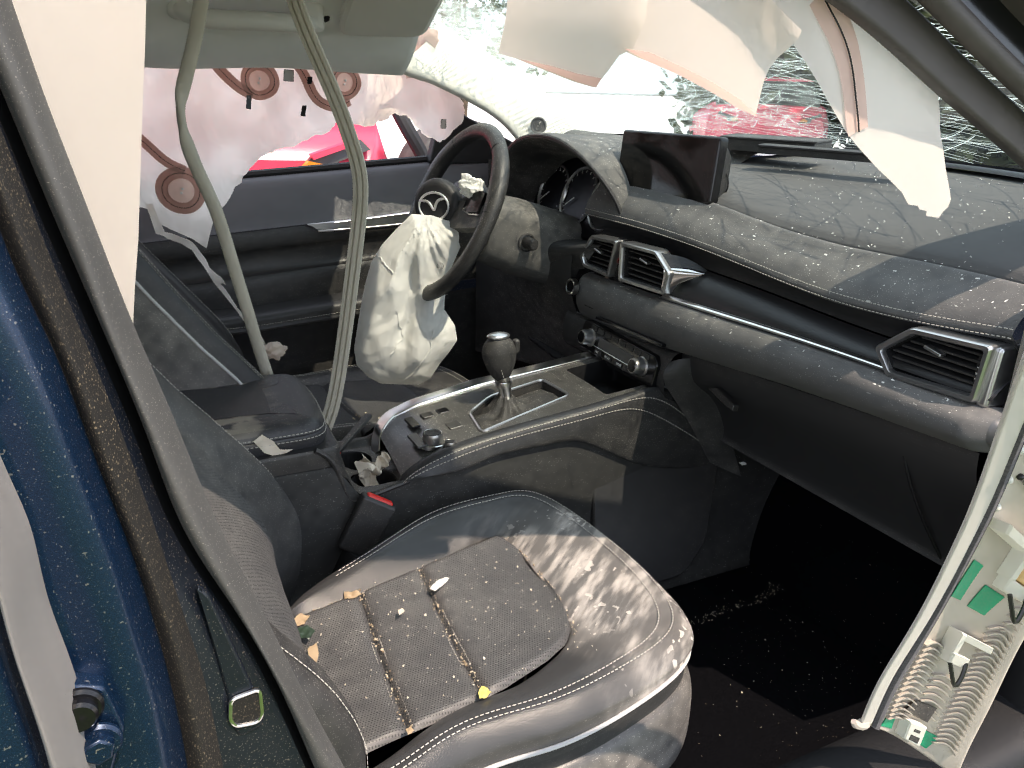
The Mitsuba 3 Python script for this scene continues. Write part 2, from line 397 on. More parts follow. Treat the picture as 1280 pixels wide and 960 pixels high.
cloth('hem_pink', (0.70, 0.47, 0.40), (0.76, 0.54, 0.46), 0.6)
pr('added_lawn', lambda p, n, uv: mix((0.025, 0.05, 0.012), (0.085, 0.14, 0.035), fbm(p.x * 6, p.y * 6, 0, 4)), 0.95, specular=0.1)
pr('trim_edge', (0.50, 0.475, 0.43), 0.5)
pr('emblem_metal', (0.80, 0.80, 0.80), 0.32, metallic=0.75)
pr('dial_black', (0.004, 0.004, 0.005), 0.3, specular=0.12)

# ---------------------------------------------------------------- the place round the car
g = np.linspace(-1, 1, 41); g = np.sign(g) * np.abs(g) ** 2.2 * 400
gx, gy = np.meshgrid(g, g, indexing='ij')
scene['ground'] = mikit.ply(grid(np.stack([gx, gy, 0 * gx], -1)), 'ground_stuff', smooth=True)
labels['ground'] = {'label': 'pale gravel yard the wrecked cars stand on', 'category': 'ground', 'kind': 'structure'}

gy_, gx_ = np.meshgrid(np.linspace(-9.0, -1.15, 30), np.linspace(-7.0, 4.5, 20))  # unseen green sheet, added to darken the pillar reflections and cut ground bounce
scene['added_grass'] = mikit.ply(grid(np.stack([gx_ + 0.25 * np.sin(gy_ * 2.1), gy_, 0 * gx_ + 0.006], -1)), 'added_lawn', smooth=True)
labels['added_grass'] = {'label': 'unseen dark green sheet added beside the car to darken its paint reflections', 'category': 'added_grass', 'kind': 'structure'}

def tree(x, y, h, rad, seed, label, trunk_r=0.16, key='tree', low=0.62, tall=0.36):
    r = np.random.default_rng(seed)
    t = thing(key, label, 'tree' if key == 'tree' else 'bush')
    limbs = [tube(cr([(x, y, 0), (x + 0.1, y, h * 0.3), (x - 0.1, y + 0.15, h * 0.75)], 10), np.linspace(trunk_r, 0.04, 10), 8)]
    tips = []
    for k in range(9):
        a = r.uniform(0, 6.28); z = h * r.uniform(0.28, 0.6); e = A([x + math.cos(a) * rad * 0.7, y + math.sin(a) * rad * 0.7, z + h * 0.22])
        limbs.append(tube(cr([(x, y, z), (A([x, y, z]) + e) / 2 + [0, 0, 0.2], e], 7), np.linspace(0.06, 0.015, 7), 6)); tips.append(e)
    part(t, 'trunk', cat(*limbs), 'bark')
    c = []
    for k in range(70):
        u = unit(r.normal(size=3)); c.append(A([x, y, h * low]) + u * A([rad, rad, h * tall]) * r.uniform(0.35, 1) ** 0.6)
    c = A(c + tips)
    k = 4200 if key == 'tree' else 6500
    p = c[r.integers(0, len(c), k)] + r.normal(size=(k, 3)) * rad * 0.16
    a, b = unit(r.normal(size=(k, 3))), unit(r.normal(size=(k, 3)))
    s = r.uniform(0.06, 0.13, (k, 1)) * (rad / 2.2 if key == 'tree' else 1.35)
    V = np.stack([p - a * s, p + b * s * 0.6, p + a * s, p - b * s * 0.6], 1)
    F = np.array([[0, 1, 2], [0, 2, 3]])
    part(t, 'crown', mesh(V, (F[None] + 4 * np.arange(k)[:, None, None]).reshape(-1, 3)), 'foliage', smooth=False)
tree(4.6, 10.5, 6.5, 2.2, 3, 'yellow green leafy tree seen through the top left of the shattered windscreen')
tree(9.6, 9.3, 6.0, 2.3, 9, 'bushy green tree behind the red and white hatchback')
tree(9.8, 6.9, 6.0, 2.4, 12, 'dark green tree seen through the right of the windscreen')
for x_, y_, lab in ((10.6, 10.2, 'dark bush behind the red and white hatchback, on its left'), (11.6, 8.4, 'dark bush behind the red and white hatchback, on its right'), (10.8, 6.4, 'dark bush seen through the windscreen beside the hanging tongue'), (11.0, 4.6, 'dark bush seen through the right corner of the windscreen')):
    tree(x_, y_, 3.4, 1.5, int(x_ * 10 + y_), lab, 0.06, 'bush', 0.46, 0.42)
tree(-2.6, -6.0, 6.5, 2.2, 5, 'green tree standing beside the blue door pillar, mirrored in its paint')

def hatchback(label, o, yaw, lower, trim):
    """A small car seen from its tail: o is the ground under the middle of the tail, yaw turns the outward direction of the tail."""
    t = thing('red_hatchback', label, 'car', 'red cars standing in the yard')
    c, s = math.cos(yaw), math.sin(yaw)
    def W(q):
        q = A(q); return np.stack([o[0] + q[..., 0] * c - q[..., 1] * s, o[1] + q[..., 0] * s + q[..., 1] * c, q[..., 2]], -1)
    # stations along the car: (y from the tail, half width, bottom, shoulder, top, half width at the top)
    st = [(0.02, 0.80, 0.42, 0.92, 0.95, 0.74), (0.10, 0.88, 0.32, 0.98, 1.10, 0.80), (0.45, 0.91, 0.26, 0.99, 1.16, 0.78), (1.0, 0.92, 0.24, 0.98, 1.12, 0.80), (2.6, 0.92, 0.24, 0.95, 1.02, 0.82), (3.6, 0.90, 0.26, 0.86, 0.92, 0.76), (3.95, 0.78, 0.36, 0.70, 0.74, 0.66)]
    L = []
    for y, w, b, sh, tp, wt in st:
        half = [(0.0, b), (w * 0.8, b), (w * 0.96, b + 0.08), (w, b + 0.3), (w * 0.985, sh - 0.08), (w * 0.95, sh), (wt, tp), (0.0, tp + 0.02)]
        full = half + [(-a, z) for a, z in half[-2:0:-1]]
        L.append([(a, y, z) for a, z in full])
    body = capped(W(L))
    part(t, 'body', body, 'red_paint', smooth=50)
    cab = []
    for y, w, z in ((0.22, 0.76, 1.10), (0.55, 0.66, 1.46), (1.5, 0.64, 1.50), (2.0, 0.62, 1.44), (2.7, 0.76, 1.04)):
        cab.append([(-w, y, z), (-w * 0.97, y, z + 0.02), (w * 0.97, y, z + 0.02), (w, y, z), (w, y, 1.0), (-w, y, 1.0)])
    part(t, 'cabin', capped(W(cab)), 'gloss_black', smooth=30)
    part(t, 'roof', capped(W([[(-w, y, z), (-w * 0.9, y, z + 0.03), (w * 0.9, y, z + 0.03), (w, y, z)] for y, w, z in ((0.5, 0.66, 1.47), (1.4, 0.66, 1.52), (2.0, 0.63, 1.47))])), 'red_paint')
    part(t, 'bumper', capped(W([[(-0.8, -0.02, 0.40), (-0.8, -0.02, 0.66), (0.8, -0.02, 0.66), (0.8, -0.02, 0.40)], [(-0.9, 0.14, 0.38), (-0.9, 0.14, 0.68), (0.9, 0.14, 0.68), (0.9, 0.14, 0.38)]])), lower)
    for sx in (1, -1):
        for y in (0.72, 3.2):
            wh = place(lathe([(0.0, 0.09), (0.17, 0.10), (0.20, 0.085), (0.30, 0.10), (0.325, 0.06), (0.325, -0.09), (0.0, -0.09)], 28), W((sx * 0.84, y, 0.32)), W((0, 1, 0)) - W((0, 0, 0)), [0, 0, sx])
            part(t, 'wheel', wh, 'tyre')
        q = 0.02
        lamp = [(0.42 * sx, 0.02 - q, 0.90), (0.50 * sx, -q, 0.985), (0.70 * sx, 0.0 - q + 0.02, 1.04), (0.74 * sx, 0.02 - q, 1.00), (0.60 * sx, -q, 0.955), (0.575 * sx, -q, 0.90)]
        back = [(a, b + 0.12, z) for a, b, z in lamp]
        k = part(t, 'tail_lamp', capped(W([back, lamp])), trim)
        strip = [(0.48 * sx, -0.045, 0.985), (0.68 * sx, -0.03, 1.045), (0.685 * sx, -0.03, 1.025), (0.49 * sx, -0.045, 0.965)]
        part(k, 'red_lens', capped(W([[(a, b + 0.05, z) for a, b, z in strip], strip])), 'red_paint')
        strip = [(0.43 * sx, -0.04, 0.915), (0.47 * sx, -0.045, 0.96), (0.535 * sx, -0.045, 0.945), (0.535 * sx, -0.04, 0.91)]
        part(k, 'orange_lens', capped(W([[(a, b + 0.05, z) for a, b, z in strip], strip])), 'orange_lens')
    return t, W
t, W = hatchback('bright red hatchback with an orange and grey lamp, seen through the open driver window', (0.05, 2.2), 0.0, 'red_paint', 'grey_trim')
part(t, 'corner_guard', tube(cr(A([(0.90, 2.16, 1.16), (0.945, 2.12, 1.06), (1.0, 2.12, 0.96), (1.02, 2.14, 0.8), (1.0, 2.16, 0.5)]), 20), 0.03, 10), 'black')
hatchback('red hatchback with a white bumper, seen low through the cracked windscreen', (8.6, 8.2), -0.6, 'white', 'grey_trim')
single('loose_tyre', place(lathe([(0.20, -0.11), (0.29, -0.12), (0.33, -0.08), (0.34, 0.0), (0.33, 0.08), (0.29, 0.12), (0.20, 0.11), (0.20, -0.11)], 40), (1.36, 2.62, 0.78), (1, 0.25, 0), (0, 0, 1)),
       'tyre', 'dusty black tyre propped beside the red hatchback, behind the steering wheel', 'tyre')
single('tyre_stand', rbox(0.5, 0.4, 0.44, 0.02).apply_translation((1.36, 2.62, 0.22)), 'bark', 'low brown block that carries the dusty tyre', 'block')

# ---------------------------------------------------------------- the car's shell
car = thing('vehicle_shell', 'dark blue car shell with dusty door pillar, grey door seal and black carpet', 'car body')

# front passenger door opening: pillar, film, seal
seal_r = [(-0.279, -0.735, 1.306), (-0.275, -0.735, 1.285), (-0.269, -0.735, 1.249), (-0.261, -0.735, 1.209), (-0.251, -0.735, 1.161), (-0.240, -0.735, 1.110), (-0.225, -0.735, 1.049), (-0.210, -0.735, 0.985), (-0.189, -0.735, 0.915), (-0.166, -0.735, 0.838), (-0.135, -0.735, 0.741), (-0.107, -0.735, 0.655)]
seal_m = [(-0.285, -0.760, 1.302), (-0.282, -0.760, 1.283), (-0.275, -0.760, 1.249), (-0.268, -0.760, 1.211), (-0.259, -0.760, 1.166), (-0.250, -0.760, 1.116), (-0.237, -0.760, 1.059), (-0.222, -0.760, 0.997), (-0.202, -0.760, 0.931), (-0.179, -0.760, 0.858), (-0.149, -0.760, 0.770), (-0.123, -0.760, 0.690)]
seal_l = [(-0.302, -0.752, 1.302), (-0.296, -0.752, 1.283), (-0.286, -0.752, 1.248), (-0.278, -0.752, 1.211), (-0.268, -0.752, 1.166), (-0.256, -0.752, 1.114), (-0.243, -0.752, 1.054), (-0.230, -0.752, 0.989), (-0.208, -0.752, 0.929), (-0.184, -0.752, 0.859), (-0.160, -0.752, 0.763), (-0.139, -0.752, 0.685)]
seal_b = [(x + 0.002, y + 0.035, z) for x, y, z in seal_l]
seal_i = [(x - 0.006, y + 0.010, z) for x, y, z in seal_r]
part(car, 'door_seal', grid(rails([seal_b, seal_l, seal_m, seal_r, seal_i], 90, 28, along=crp)), 'seal_rubber', smooth=True, label='dusty grey rubber seal running down the pillar')
flange = [(x - 0.007, y + 0.006, z) for x, y, z in seal_l]
deep = [(x + 0.004, y + 0.03, z) for x, y, z in seal_l]
part(car, 'seal_channel', grid(rails([flange, deep], 60, 4, along=crp)), 'black')
film_r = [(-0.307, -0.764, 1.300), (-0.300, -0.764, 1.282), (-0.292, -0.764, 1.248), (-0.284, -0.764, 1.210), (-0.276, -0.764, 1.165), (-0.264, -0.764, 1.107), (-0.254, -0.764, 1.053), (-0.244, -0.764, 0.988), (-0.236, -0.764, 0.931), (-0.229, -0.764, 0.876), (-0.225, -0.764, 0.806), (-0.221, -0.764, 0.742)]
film_m = [(-0.310, -0.776, 1.298), (-0.303, -0.776, 1.280), (-0.297, -0.776, 1.248), (-0.291, -0.776, 1.206), (-0.283, -0.776, 1.159), (-0.272, -0.776, 1.103), (-0.263, -0.776, 1.045), (-0.253, -0.776, 0.986), (-0.245, -0.776, 0.933), (-0.240, -0.776, 0.883), (-0.237, -0.776, 0.823), (-0.235, -0.776, 0.761)]
film_l = [(-0.319, -0.768, 1.299), (-0.314, -0.768, 1.280), (-0.306, -0.768, 1.248), (-0.299, -0.768, 1.209), (-0.292, -0.768, 1.162), (-0.280, -0.768, 1.110), (-0.271, -0.768, 1.055), (-0.260, -0.768, 0.989), (-0.253, -0.768, 0.930), (-0.249, -0.768, 0.880), (-0.247, -0.768, 0.820), (-0.248, -0.768, 0.759)]
plate_r = [(x - 0.0065, y + 0.004, z) for x, y, z in seal_l]
part(car, 'pillar_flange', grid(rails([film_r, plate_r], 60, 6, along=crp)), 'dusty_dark_reflection', smooth=True)
part(car, 'pillar_film', grid(rails([film_l, film_m, film_r], 90, 16, along=crp)), 'dusty_black', smooth=True, label='black film strip thick with golden dust')
face = [film_l,
  [(-0.319, -0.785, 1.297), (-0.314, -0.785, 1.279), (-0.307, -0.785, 1.248), (-0.300, -0.785, 1.210), (-0.293, -0.785, 1.166), (-0.282, -0.785, 1.114), (-0.274, -0.785, 1.060), (-0.264, -0.785, 0.997), (-0.258, -0.785, 0.941), (-0.253, -0.785, 0.894), (-0.252, -0.785, 0.837), (-0.251, -0.785, 0.779)],
  [(-0.324, -0.802, 1.294), (-0.320, -0.802, 1.277), (-0.313, -0.802, 1.248), (-0.307, -0.802, 1.212), (-0.301, -0.802, 1.169), (-0.291, -0.802, 1.118), (-0.283, -0.802, 1.065), (-0.274, -0.802, 1.004), (-0.268, -0.802, 0.953), (-0.264, -0.802, 0.907), (-0.262, -0.802, 0.857), (-0.262, -0.802, 0.802)],
  [(-0.342, -0.800, 1.293), (-0.338, -0.800, 1.276), (-0.332, -0.800, 1.247), (-0.327, -0.800, 1.212), (-0.322, -0.800, 1.171), (-0.315, -0.800, 1.121), (-0.308, -0.800, 1.065), (-0.300, -0.800, 1.005), (-0.293, -0.800, 0.954), (-0.290, -0.800, 0.909), (-0.287, -0.800, 0.866), (-0.290, -0.800, 0.814)],
  [(-0.368, -0.792, 1.292), (-0.365, -0.792, 1.275), (-0.360, -0.792, 1.246), (-0.356, -0.792, 1.212), (-0.352, -0.792, 1.171), (-0.345, -0.792, 1.118), (-0.339, -0.792, 1.063), (-0.332, -0.792, 1.006), (-0.327, -0.792, 0.954), (-0.322, -0.792, 0.909), (-0.320, -0.792, 0.873), (-0.321, -0.792, 0.821)],
  [(-0.399, -0.775, 1.291), (-0.396, -0.775, 1.275), (-0.392, -0.775, 1.246), (-0.390, -0.775, 1.211), (-0.387, -0.775, 1.170), (-0.381, -0.775, 1.117), (-0.374, -0.775, 1.062), (-0.369, -0.775, 1.006), (-0.365, -0.775, 0.955), (-0.362, -0.775, 0.910), (-0.361, -0.775, 0.875), (-0.365, -0.775, 0.825)]]
part(car, 'b_pillar', grid(rails(face, 90, 40, along=crp)), 'blue_paint', smooth=True, label='dark blue painted pillar face speckled with dust')
# pressed triangular recess with a catch lip, low on the pillar flange
rec = [(-0.227, -0.760, 0.953), (-0.220, -0.760, 0.944), (-0.196, -0.760, 0.849), (-0.195, -0.760, 0.830), (-0.212, -0.760, 0.825), (-0.217, -0.760, 0.837), (-0.217, -0.760, 0.861)]
fr = Frame(rec[0], A(rec[2]) - A(rec[0]), A(rec[6]) - A(rec[0]))
q = fr.flat(rec)
if fr.w[1] > 0: fr = Frame(rec[0], A(rec[6]) - A(rec[0]), A(rec[2]) - A(rec[0])); q = fr.flat(rec)
part(car, 'pressed_recess', plate(round_poly(q, 0.004), fr, 0.004, 0.0022, w=0.0016), 'dusty_dark_reflection', smooth=25)
lip = fr.flat([(-0.215, -0.768, 0.861), (-0.196, -0.768, 0.863), (-0.196, -0.768, 0.841), (-0.200, -0.768, 0.836), (-0.214, -0.768, 0.838), (-0.217, -0.768, 0.845)])
lp_ = round_poly(lip, 0.004)
part(car, 'catch_pocket', plate(lp_, fr, 0.003, 0.001, w=0.0032), 'dusty_black')
part(car, 'catch_lip', tube(fr(lp_, 0.0034), 0.0015, 8, closed=True, up=fr.w), 'chrome', label='bright worn lip of the catch recess')
# rear door hinge: plate and two bolts
hp = [(-0.307, -0.812, 0.951), (-0.299, -0.812, 0.945), (-0.297, -0.812, 0.939), (-0.284, -0.812, 0.934), (-0.282, -0.812, 0.931), (-0.276, -0.812, 0.901), (-0.280, -0.812, 0.892), (-0.287, -0.812, 0.871), (-0.317, -0.812, 0.885)]
fr = Frame(hp[0], A(hp[3]) - A(hp[0]), A(hp[8]) - A(hp[0]))
if fr.w[1] > 0: fr = Frame(hp[0], A(hp[8]) - A(hp[0]), A(hp[3]) - A(hp[0]))
hinge = thing('door_hinge', 'blue painted hinge plate with two bolts at the foot of the pillar', 'hinge')
part(hinge, 'plate', plate(round_poly(fr.flat(hp), 0.003), fr, 0.012, 0.002), 'blue_paint')
for (bx, by), bright in (((97, 884), 0), ((124, 926), 1)):
    pass
for o, mat in (([(-0.296, -0.815, 0.927)][0], 'gloss_black'), ([(-0.290, -0.815, 0.901)][0], 'blue_paint')):
    b = place(lathe([(0.0125, 0), (0.0125, 0.002), (0.011, 0.004), (0.0, 0.004)], 24), o, fr.u, fr.v)
    hx = [(0.0088 * math.cos(a), 0.0088 * math.sin(a)) for a in np.arange(6) * math.pi / 3]
    f2 = Frame(A(o) + fr.w * 0.0105, fr.u, fr.v)
    k = part(hinge, 'bolt', b, mat, label='black flanged bolt' if mat == 'gloss_black' else 'bright blue hexagon bolt')
    part(k, 'head', plate(hx, f2, 0.008, 0.0015) if mat == 'blue_paint' else place(lathe([(0.0095, 0), (0.0095, 0.006), (0.008, 0.008), (0.0, 0.0075)], 24), A(o) + fr.w * 0.003, fr.u, fr.v), mat)

# rear door, its edge and grey rubber
rd = thing('rear_door', 'edge of the dark blue rear door with a thick pale grey rubber seal', 'car door')
e1 = [(-0.316, -0.835, 1.094), (-0.311, -0.835, 1.064), (-0.307, -0.835, 1.039), (-0.306, -0.835, 1.016), (-0.305, -0.835, 0.988), (-0.301, -0.835, 0.953), (-0.298, -0.835, 0.911), (-0.297, -0.835, 0.869)]
e0 = [(-0.325, -0.850, 1.102), (-0.321, -0.850, 1.074), (-0.316, -0.850, 1.049), (-0.315, -0.850, 1.028), (-0.314, -0.850, 1.001), (-0.312, -0.850, 0.969), (-0.310, -0.850, 0.930), (-0.310, -0.850, 0.890)]
em = [((a[0] + b[0]) / 2, -0.866, (a[2] + b[2]) / 2) for a, b in zip(e1, e0)]
ein = [(x + 0.004, y + 0.03, z) for x, y, z in e1]
part(rd, 'rubber_seal', grid(rails([e0, em, e1, ein], 60, 20, along=crp)), 'grey_rubber', smooth=True)
d2 = [(-0.333, -0.862, 1.109), (-0.330, -0.862, 1.082), (-0.325, -0.862, 1.059), (-0.323, -0.862, 1.038), (-0.322, -0.862, 1.012), (-0.321, -0.862, 0.981), (-0.318, -0.862, 0.944), (-0.317, -0.862, 0.906)]
d3 = [(-0.363, -0.875, 1.119), (-0.361, -0.875, 1.095), (-0.358, -0.875, 1.074), (-0.357, -0.875, 1.055), (-0.356, -0.875, 1.032), (-0.356, -0.875, 1.005), (-0.354, -0.875, 0.971), (-0.355, -0.875, 0.937)]
part(rd, 'skin', grid(rails([[(x, y + 0.012, z) for x, y, z in e0], [(x - 0.004, y - 0.004, z) for x, y, z in e0], d2, d3], 50, 20, along=crp)), 'blue_paint', smooth=True)

# front pillar and roof rail above the opening (seals one above the other)
def along_pillar(y, dz, dx=0.0):
    q = A([(-0.75, 1.40), (-0.30, 1.405), (0.05, 1.39), (0.326, 1.328), (0.489, 1.256), (0.637, 1.189), (0.80, 1.10), (0.90, 1.03)])
    return cr(np.stack([q[:, 0] + dx, np.full(len(q), y), q[:, 1] + dz], 1), 80)
part(car, 'inner_seal', profile_sweep(along_pillar(-0.68, 0.004), round_poly([(-0.004, -0.012), (0.034, -0.012), (0.034, 0.006), (-0.004, 0.006)], 0.006), (0, 0, 1)), 'brown_seal', smooth=40)
part(car, 'bulb_seal', tube(along_pillar(-0.705, 0.046, 0.0), 0.0115, 14), 'brown_seal')
part(car, 'drip_channel', profile_sweep(along_pillar(-0.70, 0.05), [(0.0, -0.01), (0.05, -0.01), (0.05, 0.012), (0.0, 0.012)], (0, 0, 1)), 'gloss_black', smooth=20)
part(car, 'door_frame_flange', profile_sweep(along_pillar(-0.72, 0.083), [(0.0, -0.01), (0.024, -0.008), (0.024, 0.02), (0.0, 0.02)], (0, 0, 1)), 'brown_seal', smooth=20)
part(car, 'roof_rail', profile_sweep(along_pillar(-0.70, 0.105), round_poly([(0.0, -0.02), (0.05, -0.03), (0.10, -0.04), (0.10, 0.0), (0.03, 0.03), (0.0, 0.028)], 0.01), (0, 0, 1)), 'blue_paint')
part(car, 'rain_gutter', tube(along_pillar(-0.722, 0.128), 0.003, 6), 'piping')

# roof, far rail and far front pillar, windscreen frame
rx = np.linspace(-1.6, 0.36, 24); ry = np.linspace(-0.64, 0.64, 20)
X, Y = np.meshgrid(rx, ry, indexing='ij')
part(car, 'roof', thick(grid(np.stack([X, Y, 1.515 - 0.05 * (Y / 0.64) ** 2 - 0.03 * (X + 0.5) ** 2], -1)), 0.02), 'blue_paint', smooth=True)
part(car, 'far_roof_rail', tube(cr([(-1.6, 0.67, 1.42), (-0.3, 0.67, 1.44), (0.2, 0.67, 1.42), (0.42, 0.70, 1.36)], 30), 0.035, 10), 'black')
part(car, 'far_front_pillar', profile_sweep(cr([(0.28, 0.70, 1.43), (0.42, 0.71, 1.355), (0.55, 0.725, 1.295), (0.75, 0.74, 1.2), (1.0, 0.76, 1.07)], 30), [(-0.012, -0.03), (0.012, -0.03), (0.012, 0.02), (-0.012, 0.02)], (0, 0, 1)), 'black', label='black torn edge of the windscreen frame')

# floor, tunnel skirt, bulkhead, sills
fx = np.concatenate([np.linspace(-1.4, 0.80, 40), np.linspace(0.83, 1.16, 24)]); fy = np.linspace(-0.70, 0.70, 60)
X, Y = np.meshgrid(fx, fy, indexing='ij')
Z = 0.36 + 0.006 * (meshkit.fbm(np.stack([X * 7, Y * 7, 0 * X], -1), 3) - 0.5) + np.clip(X - 0.82, 0, 1) ** 1.15 * 1.7
part(car, 'floor_carpet', grid(np.stack([X, Y, Z], -1)), 'carpet', smooth=True)
part(car, 'footwell_trim', plate(round_poly([(0, 0), (0.20, 0.0), (0.26, 0.05), (0.34, 0.26), (0.04, 0.26)], 0.02), Frame((0.46, -0.19, 0.37), (0.90, -0.02, 0.05), (0.1, 0.30, 0.95)), 0.02, 0.004), 'plastic', label='dark trim panel at the foot of the console')
sx = np.linspace(-0.6, 1.02, 40)
sill = [np.stack([sx, 0 * sx + y, 0 * sx + z + 0.25 * np.clip(sx - 0.78, 0, 1)], 1) for y, z in ((-0.655, 0.355), (-0.665, 0.43), (-0.70, 0.455), (-0.76, 0.45), (-0.80, 0.42), (-0.81, 0.30))]
part(car, 'sill', grid(rails(sill, 40, 24)), 'black', smooth=True)
kick = [[(0.80, -0.705, z), (0.98, -0.70, z), (1.15, -0.69, z)] for z in (0.36, 0.6, 0.85, 1.05)]
part(car, 'kick_panel', thick(grid(rails(kick, 14, 16)), -0.06), 'black', smooth=True)
part(car, 'hinge_pillar', grid(rails([[(0.84, -0.705, z), (0.86, -0.76, z), (1.0, -0.80, z), (1.3, -0.82, z)] for z in (0.3, 0.7, 1.1)], 20, 10)), 'blue_paint', smooth=True)
part(car, 'far_side_trim', grid(rails([[(-1.6, 0.76, z), (-0.9, 0.76, z), (-0.42, 0.75, z)] for z in (0.36, 0.8, 1.2, 1.42)], 20, 12)), 'black', smooth=True)
part(car, 'far_kick_panel', grid(rails([[(0.66, 0.73, z), (0.95, 0.72, z), (1.25, 0.70, z)] for z in (0.28, 0.7, 1.08)], 16, 10)), 'plastic', smooth=True)
part(car, 'rear_bulkhead', grid(rails([[(-1.6, -0.75, z), (-1.6, 0.76, z)] for z in (0.3, 1.48)], 8, 8)), 'black')
# bonnet and cowl ahead of the windscreen
X, Y = np.meshgrid(np.linspace(1.2, 2.25, 26), np.linspace(-0.76, 0.76, 26), indexing='ij')
part(car, 'bonnet', thick(grid(np.stack([X, Y, 1.10 - 0.10 * (X - 1.2) - 0.10 * np.clip(X - 1.8, 0, 1) ** 2 - 0.05 * Y ** 2], -1)), 0.02), 'blue_paint', smooth=True)
for s in (-1, 1):
    part(car, 'wing', grid(rails([[(1.0, s * 0.82, z), (1.5, s * 0.86, z), (2.25, s * 0.74, z - 0.1)] for z in (0.35, 0.8, 1.0, 1.06)], 24, 12)), 'blue_paint', smooth=True)
part(car, 'nose', grid(rails([[(2.25, -0.74, z), (2.32, 0, z), (2.25, 0.74, z)] for z in (0.3, 0.65, 0.92)], 16, 10)), 'blue_paint', smooth=True)
part(car, 'cowl', grid(rails([[(x, -0.74, z), (x + 0.03, 0, z + 0.01), (x, 0.74, z)] for x, z in ((1.10, 1.10), (1.16, 1.08), (1.22, 1.09))], 20, 8)), 'black', smooth=True)

# ---------------------------------------------------------------- seats
LOOP_I = A([(-.13, -.575, .578), (0, -.562, .580), (.10, -.548, .582), (.17, -.527, .584), (.222, -.490, .586), (.240, -.42, .587), (.248, -.33, .588), (.240, -.240, .588), (.17, -.252, .586), (.06, -.278, .582), (-.05, -.300, .578), (-.13, -.35, .575)])
LOOP_S = A([(-.13, -.600, .597), (0, -.602, .602), (.12, -.602, .606), (.24, -.588, .609), (.335, -.545, .606), (.372, -.46, .604), (.375, -.35, .606), (.345, -.19, .613), (.262, -.172, .624), (.15, -.187, .624), (.02, -.245, .611), (-.13, -.345, .585)])
LOOP_O = A([(-.13, -.622, .578), (0, -.625, .582), (.12, -.626, .588), (.25, -.614, .592), (.358, -.57, .590), (.392, -.475, .587), (.395, -.35, .587), (.362, -.165, .592), (.272, -.143, .602), (.15, -.152, .600), (.015, -.210, .588), (-.13, -.335, .572)])
LOOP_P = A([(-.13, -.628, .556), (0, -.630, .560), (.12, -.631, .566), (.24, -.620, .573), (.348, -.575, .574), (.386, -.48, .565), (.389, -.35, .56), (.356, -.17, .56), (.27, -.145, .565), (.15, -.152, .56), (.02, -.205, .55), (-.13, -.335, .55)])
LOOP_V = LOOP_P * [1, 1, 0] + [0, 0, 1] * (LOOP_P[:, 2:] - .038) + [0, .004, 0]
LOOP_B = LOOP_V + [0, 0.012, -.10]
BACK_Z = A([.50, .57, .65, .74, .84, .95, 1.08, 1.18])
BACK_X = A([-.066, -.047, -.052, -.098, -.175, -.255, -.34, -.40])
SECTION = A([(-.638, -.21), (-.645, -.115), (-.636, -.062), (-.614, -.042), (-.585, -.046), (-.545, -.064), (-.37, -.062), (-.235, -.055), (-.185, -.028), (-.148, -.003), (-.122, -.002), (-.108, -.03), (-.104, -.12), (-.108, -.2)])

